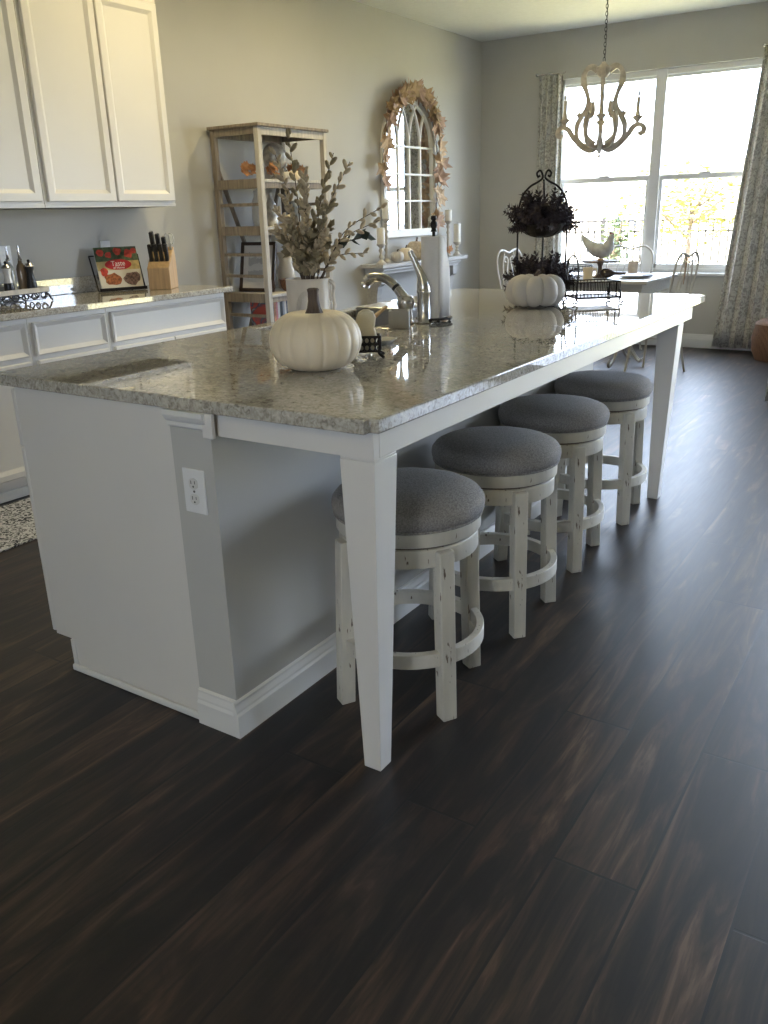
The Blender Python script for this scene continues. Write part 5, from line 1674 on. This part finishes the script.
# ------------------------------------------------------------------ chandelier
chx, chy = -1.172, 5.86
ch = thing('chandelier', 'distressed white wooden scroll chandelier with candle lights hanging over the table', 'chandelier', (chx, chy, -0.045), R(19.5))
CHW = mat('distressed_white_wood', (0.52, 0.47, 0.40), 0.65, var=0.28, scale=18, bump=0.4)
mb = MB()
z = 2.44
i = 0
while z < HC - 0.005:
    ang = PI / 2 * (i % 2)
    pts = [(math.cos(ang) * 0.009 * math.cos(t), math.sin(ang) * 0.009 * math.cos(t), z + 0.017 + 0.017 * math.sin(t)) for t in [2 * PI * k / 10 for k in range(10)]]
    mb.tube(pts, 0.0025, 5, True)
    z += 0.0265
    i += 1
mb.tube([(0.006, 0, 2.44), (0.008, 0.004, 2.6), (0.004, -0.003, HC)], 0.002, 5)
mb.build('chain', BLACK, ch)
MB().lathe([(0, HC + 0.0445), (0.06, HC + 0.0445), (0.058, HC + 0.033), (0.02, HC + 0.015), (0, HC + 0.013)], 24).build('ceiling_canopy', BLACK, ch)
MB().lathe([(0, 2.33), (0.030, 2.33), (0.045, 2.345), (0.050, 2.365), (0.062, 2.385), (0.062, 2.40), (0.035, 2.415), (0.018, 2.43), (0.006, 2.445), (0, 2.445)], 20).build('top_hub', CHW, ch, smooth=50)
MB().lathe([(0, 1.735), (0.010, 1.738), (0.012, 1.750), (0.006, 1.765), (0.014, 1.78), (0.024, 1.800), (0.030, 1.83), (0.026, 1.87), (0.012, 1.90), (0.014, 1.96), (0.022, 1.99), (0.012, 2.02), (0.014, 2.15), (0.020, 2.20), (0.014, 2.25), (0.012, 2.33), (0, 2.335)], 16).build('center_column', CHW, ch, smooth=50)


def flatbar(pts, wd, th, M_):
    """ribbon with a rectangular section following pts in the x-z plane"""
    mb_ = MB()
    P2 = spline([Vector((p[0], 0, p[1])) for p in pts], 6)
    n_ = len(P2)
    ws = wd if isinstance(wd, list) else [wd] * n_
    vs2 = []
    for i_ in range(n_):
        d_ = (P2[min(i_ + 1, n_ - 1)] - P2[max(i_ - 1, 0)]).normalized()
        nrm = Vector((-d_.z, 0, d_.x))
        w2 = wd / 2 * (0.85 + 0.15 * math.sin(i_ * 0.35))
        for (a_, b_2) in ((-1, -1), (1, -1), (1, 1), (-1, 1)):
            vs2.append(P2[i_] + nrm * w2 * a_ + Vector((0, th / 2 * b_2, 0)))
    fs2 = [(0, 1, 2, 3), tuple((n_ - 1) * 4 + k2 for k2 in (3, 2, 1, 0))]
    for i_ in range(n_ - 1):
        for k2 in range(4):
            l2 = (k2 + 1) % 4
            fs2.append((i_ * 4 + k2, i_ * 4 + l2, i_ * 4 + 4 + l2, i_ * 4 + 4 + k2))
    return mb_.add(vs2, fs2, M_)


for k in range(4):
    M_ = Matrix.Rotation(k * PI / 2, 4, 'Z')
    flatbar([(0.045, 2.375), (0.085, 2.405), (0.125, 2.395), (0.150, 2.35), (0.148, 2.29), (0.120, 2.22), (0.105, 2.15), (0.120, 2.09), (0.165, 2.055), (0.185, 2.075)], 0.048, 0.034, M_).build('upper_scroll', CHW, ch, bevel=0.003)
    flatbar([(0.150, 2.055), (0.185, 1.99), (0.19, 1.92), (0.165, 1.86), (0.12, 1.825), (0.06, 1.815), (0.02, 1.82)], 0.044, 0.034, M_).build('lower_scroll', CHW, ch, bevel=0.003)
    flatbar([(0.100, 2.075), (0.125, 2.01), (0.120, 1.94), (0.09, 1.88), (0.04, 1.84)], 0.036, 0.030, M_).build('inner_scroll', CHW, ch, bevel=0.003)
    arm = flatbar([(0.02, 1.815), (0.08, 1.795), (0.15, 1.825), (0.21, 1.89), (0.255, 1.955), (0.30, 1.975), (0.335, 1.955), (0.338, 1.92), (0.315, 1.905), (0.305, 1.922)], 0.042, 0.034, M_).build('arm', CHW, ch, bevel=0.003)
    M5 = Matrix.Rotation(k * PI / 2 + PI / 4, 4, 'Z')
    flatbar([(0.148, 2.055), (0.165, 1.99), (0.165, 1.92), (0.14, 1.86), (0.09, 1.825), (0.02, 1.815)], 0.034, 0.026, M5).build('lower_scroll', CHW, ch, bevel=0.003)
    flatbar([(0.105, 2.15), (0.098, 2.09), (0.125, 2.05), (0.160, 2.065)], 0.034, 0.026, M5).build('inner_scroll', CHW, ch, bevel=0.003)
    cx_ = 0.285
    Mc = M_ @ Matrix.Translation((cx_, 0, 0.05))
    MB().lathe([(0, 1.935), (0.012, 1.935), (0.016, 1.950), (0.036, 1.972), (0.040, 1.984), (0.020, 1.992), (0.016, 2.02), (0.014, 2.035), (0, 2.036)], 16, M=Mc).build('candle_cup', CHW, ch, smooth=50)
    cd = MB().lathe([(0, 2.0362), (0.014, 2.0362), (0.014, 2.125), (0, 2.126)], 14, M=Mc).build('candle_sleeve', CHW, ch)
    MB().lathe([(0, 2.1265), (0.007, 2.128), (0.011, 2.142), (0.008, 2.160), (0.003, 2.180), (0, 2.182)], 12, M=Mc).build('bulb', mat('clear_bulb', (0.55, 0.55, 0.52), 0.1), cd, smooth=60)

# ------------------------------------------------------------------ curtains
def curtain(name, label, x0t, x1t, x0b, x1b, zt, zb, amp, waves, y, parent_rz=0, loc=(0, 0, 0)):
    nx, nz = 90, 14
    vs_, fs_ = [], []
    for j in range(nz + 1):
        v = j / nz
        for i in range(nx + 1):
            u = i / nx
            x = (x0t + (x1t - x0t) * u) * (1 - v) + (x0b + (x1b - x0b) * u) * v
            ph = 2 * PI * waves * u
            yy_ = y + amp * math.sin(ph) * (0.8 + 0.35 * v) + 0.012 * v * math.sin(ph * 0.37 + 1.3)
            x += 0.010 * math.sin(2 * ph) * v
            vs_.append((x, yy_, zt + (zb - zt) * v))
    for j in range(nz):
        for i in range(nx):
            a = j * (nx + 1) + i
            fs_.append((a, a + 1, a + nx + 2, a + nx + 1))
    t = thing(name, label, 'curtain', loc, parent_rz)
    MB().add(vs_, fs_).build('cloth', CURTAIN, t, smooth=80, solid=0.003)
    return t


c1 = curtain('window_curtain', 'narrow patterned curtain panel gathered at the left of the window', -2.235, -1.99, -2.24, -1.96, 2.515, 0.03, 0.028, 4.5, YW - 0.075)
c2 = curtain('window_curtain', 'wide patterned curtain panel spreading to the floor at the right of the window', -0.205, 0.22, -0.39, 0.20, 2.545, 0.03, 0.035, 5.0, YW - 0.085)
for (xa_, xb_, z_, lb) in ((-2.26, -1.97, 2.525, 'short metal rod carrying the narrow left window curtain'), (-0.21, 0.26, 2.555, 'short metal rod carrying the wide right window curtain')):
    rd = thing('curtain_rod', lb, 'curtain rod', (0, YW - 0.08, z_))
    MB().tube([(xa_, 0, 0), (xb_, 0, 0)], 0.008, 10).build('rod', CHROME, rd)
    MB().ell((xa_, 0, 0), 0.016, 0.016, 0.016, 12, 8).build('finial', CHROME, rd, smooth=80)
    MB().box(xa_ + 0.012, xa_ + 0.022, 0, 0.0795, -0.010, 0.003).build('bracket', CHROME, rd)
c3 = curtain('door_curtain', 'patterned curtain panel of the sliding door, only its hem corner in the picture', 0.56, 0.95, 0.475, 0.95, 2.50, 0.02, 0.03, 4.0, YJ - 0.085)
rd2 = thing('curtain_rod', 'slim metal curtain rod above the sliding door', 'curtain rod', (0, YJ - 0.085, 2.512))
MB().tube([(0.54, 0, 0), (4.0, 0, 0)], 0.010, 10).build('rod', CHROME, rd2)
for x in (0.60, 3.95):
    MB().box(x - 0.006, x + 0.006, 0, 0.0845, -0.012, 0.003).build('bracket', CHROME, rd2)

# wicker floor basket
wk = thing('floor_basket', 'brown wicker basket on the floor beside the right window curtain', 'basket', (0.195, 6.70, 0))
MB().lathe([(0, 0), (0.13, 0), (0.165, 0.08), (0.175, 0.19), (0.155, 0.30), (0.158, 0.31), (0.148, 0.31), (0.165, 0.19), (0.12, 0.02), (0, 0.02)], 36).build('basket_body', WICKER, wk, smooth=50)
MB().lathe([(0, 0.375), (0.03, 0.37), (0.10, 0.355), (0.150, 0.325), (0.158, 0.312), (0, 0.312)], 36).build('lid', WICKER, wk, smooth=50)
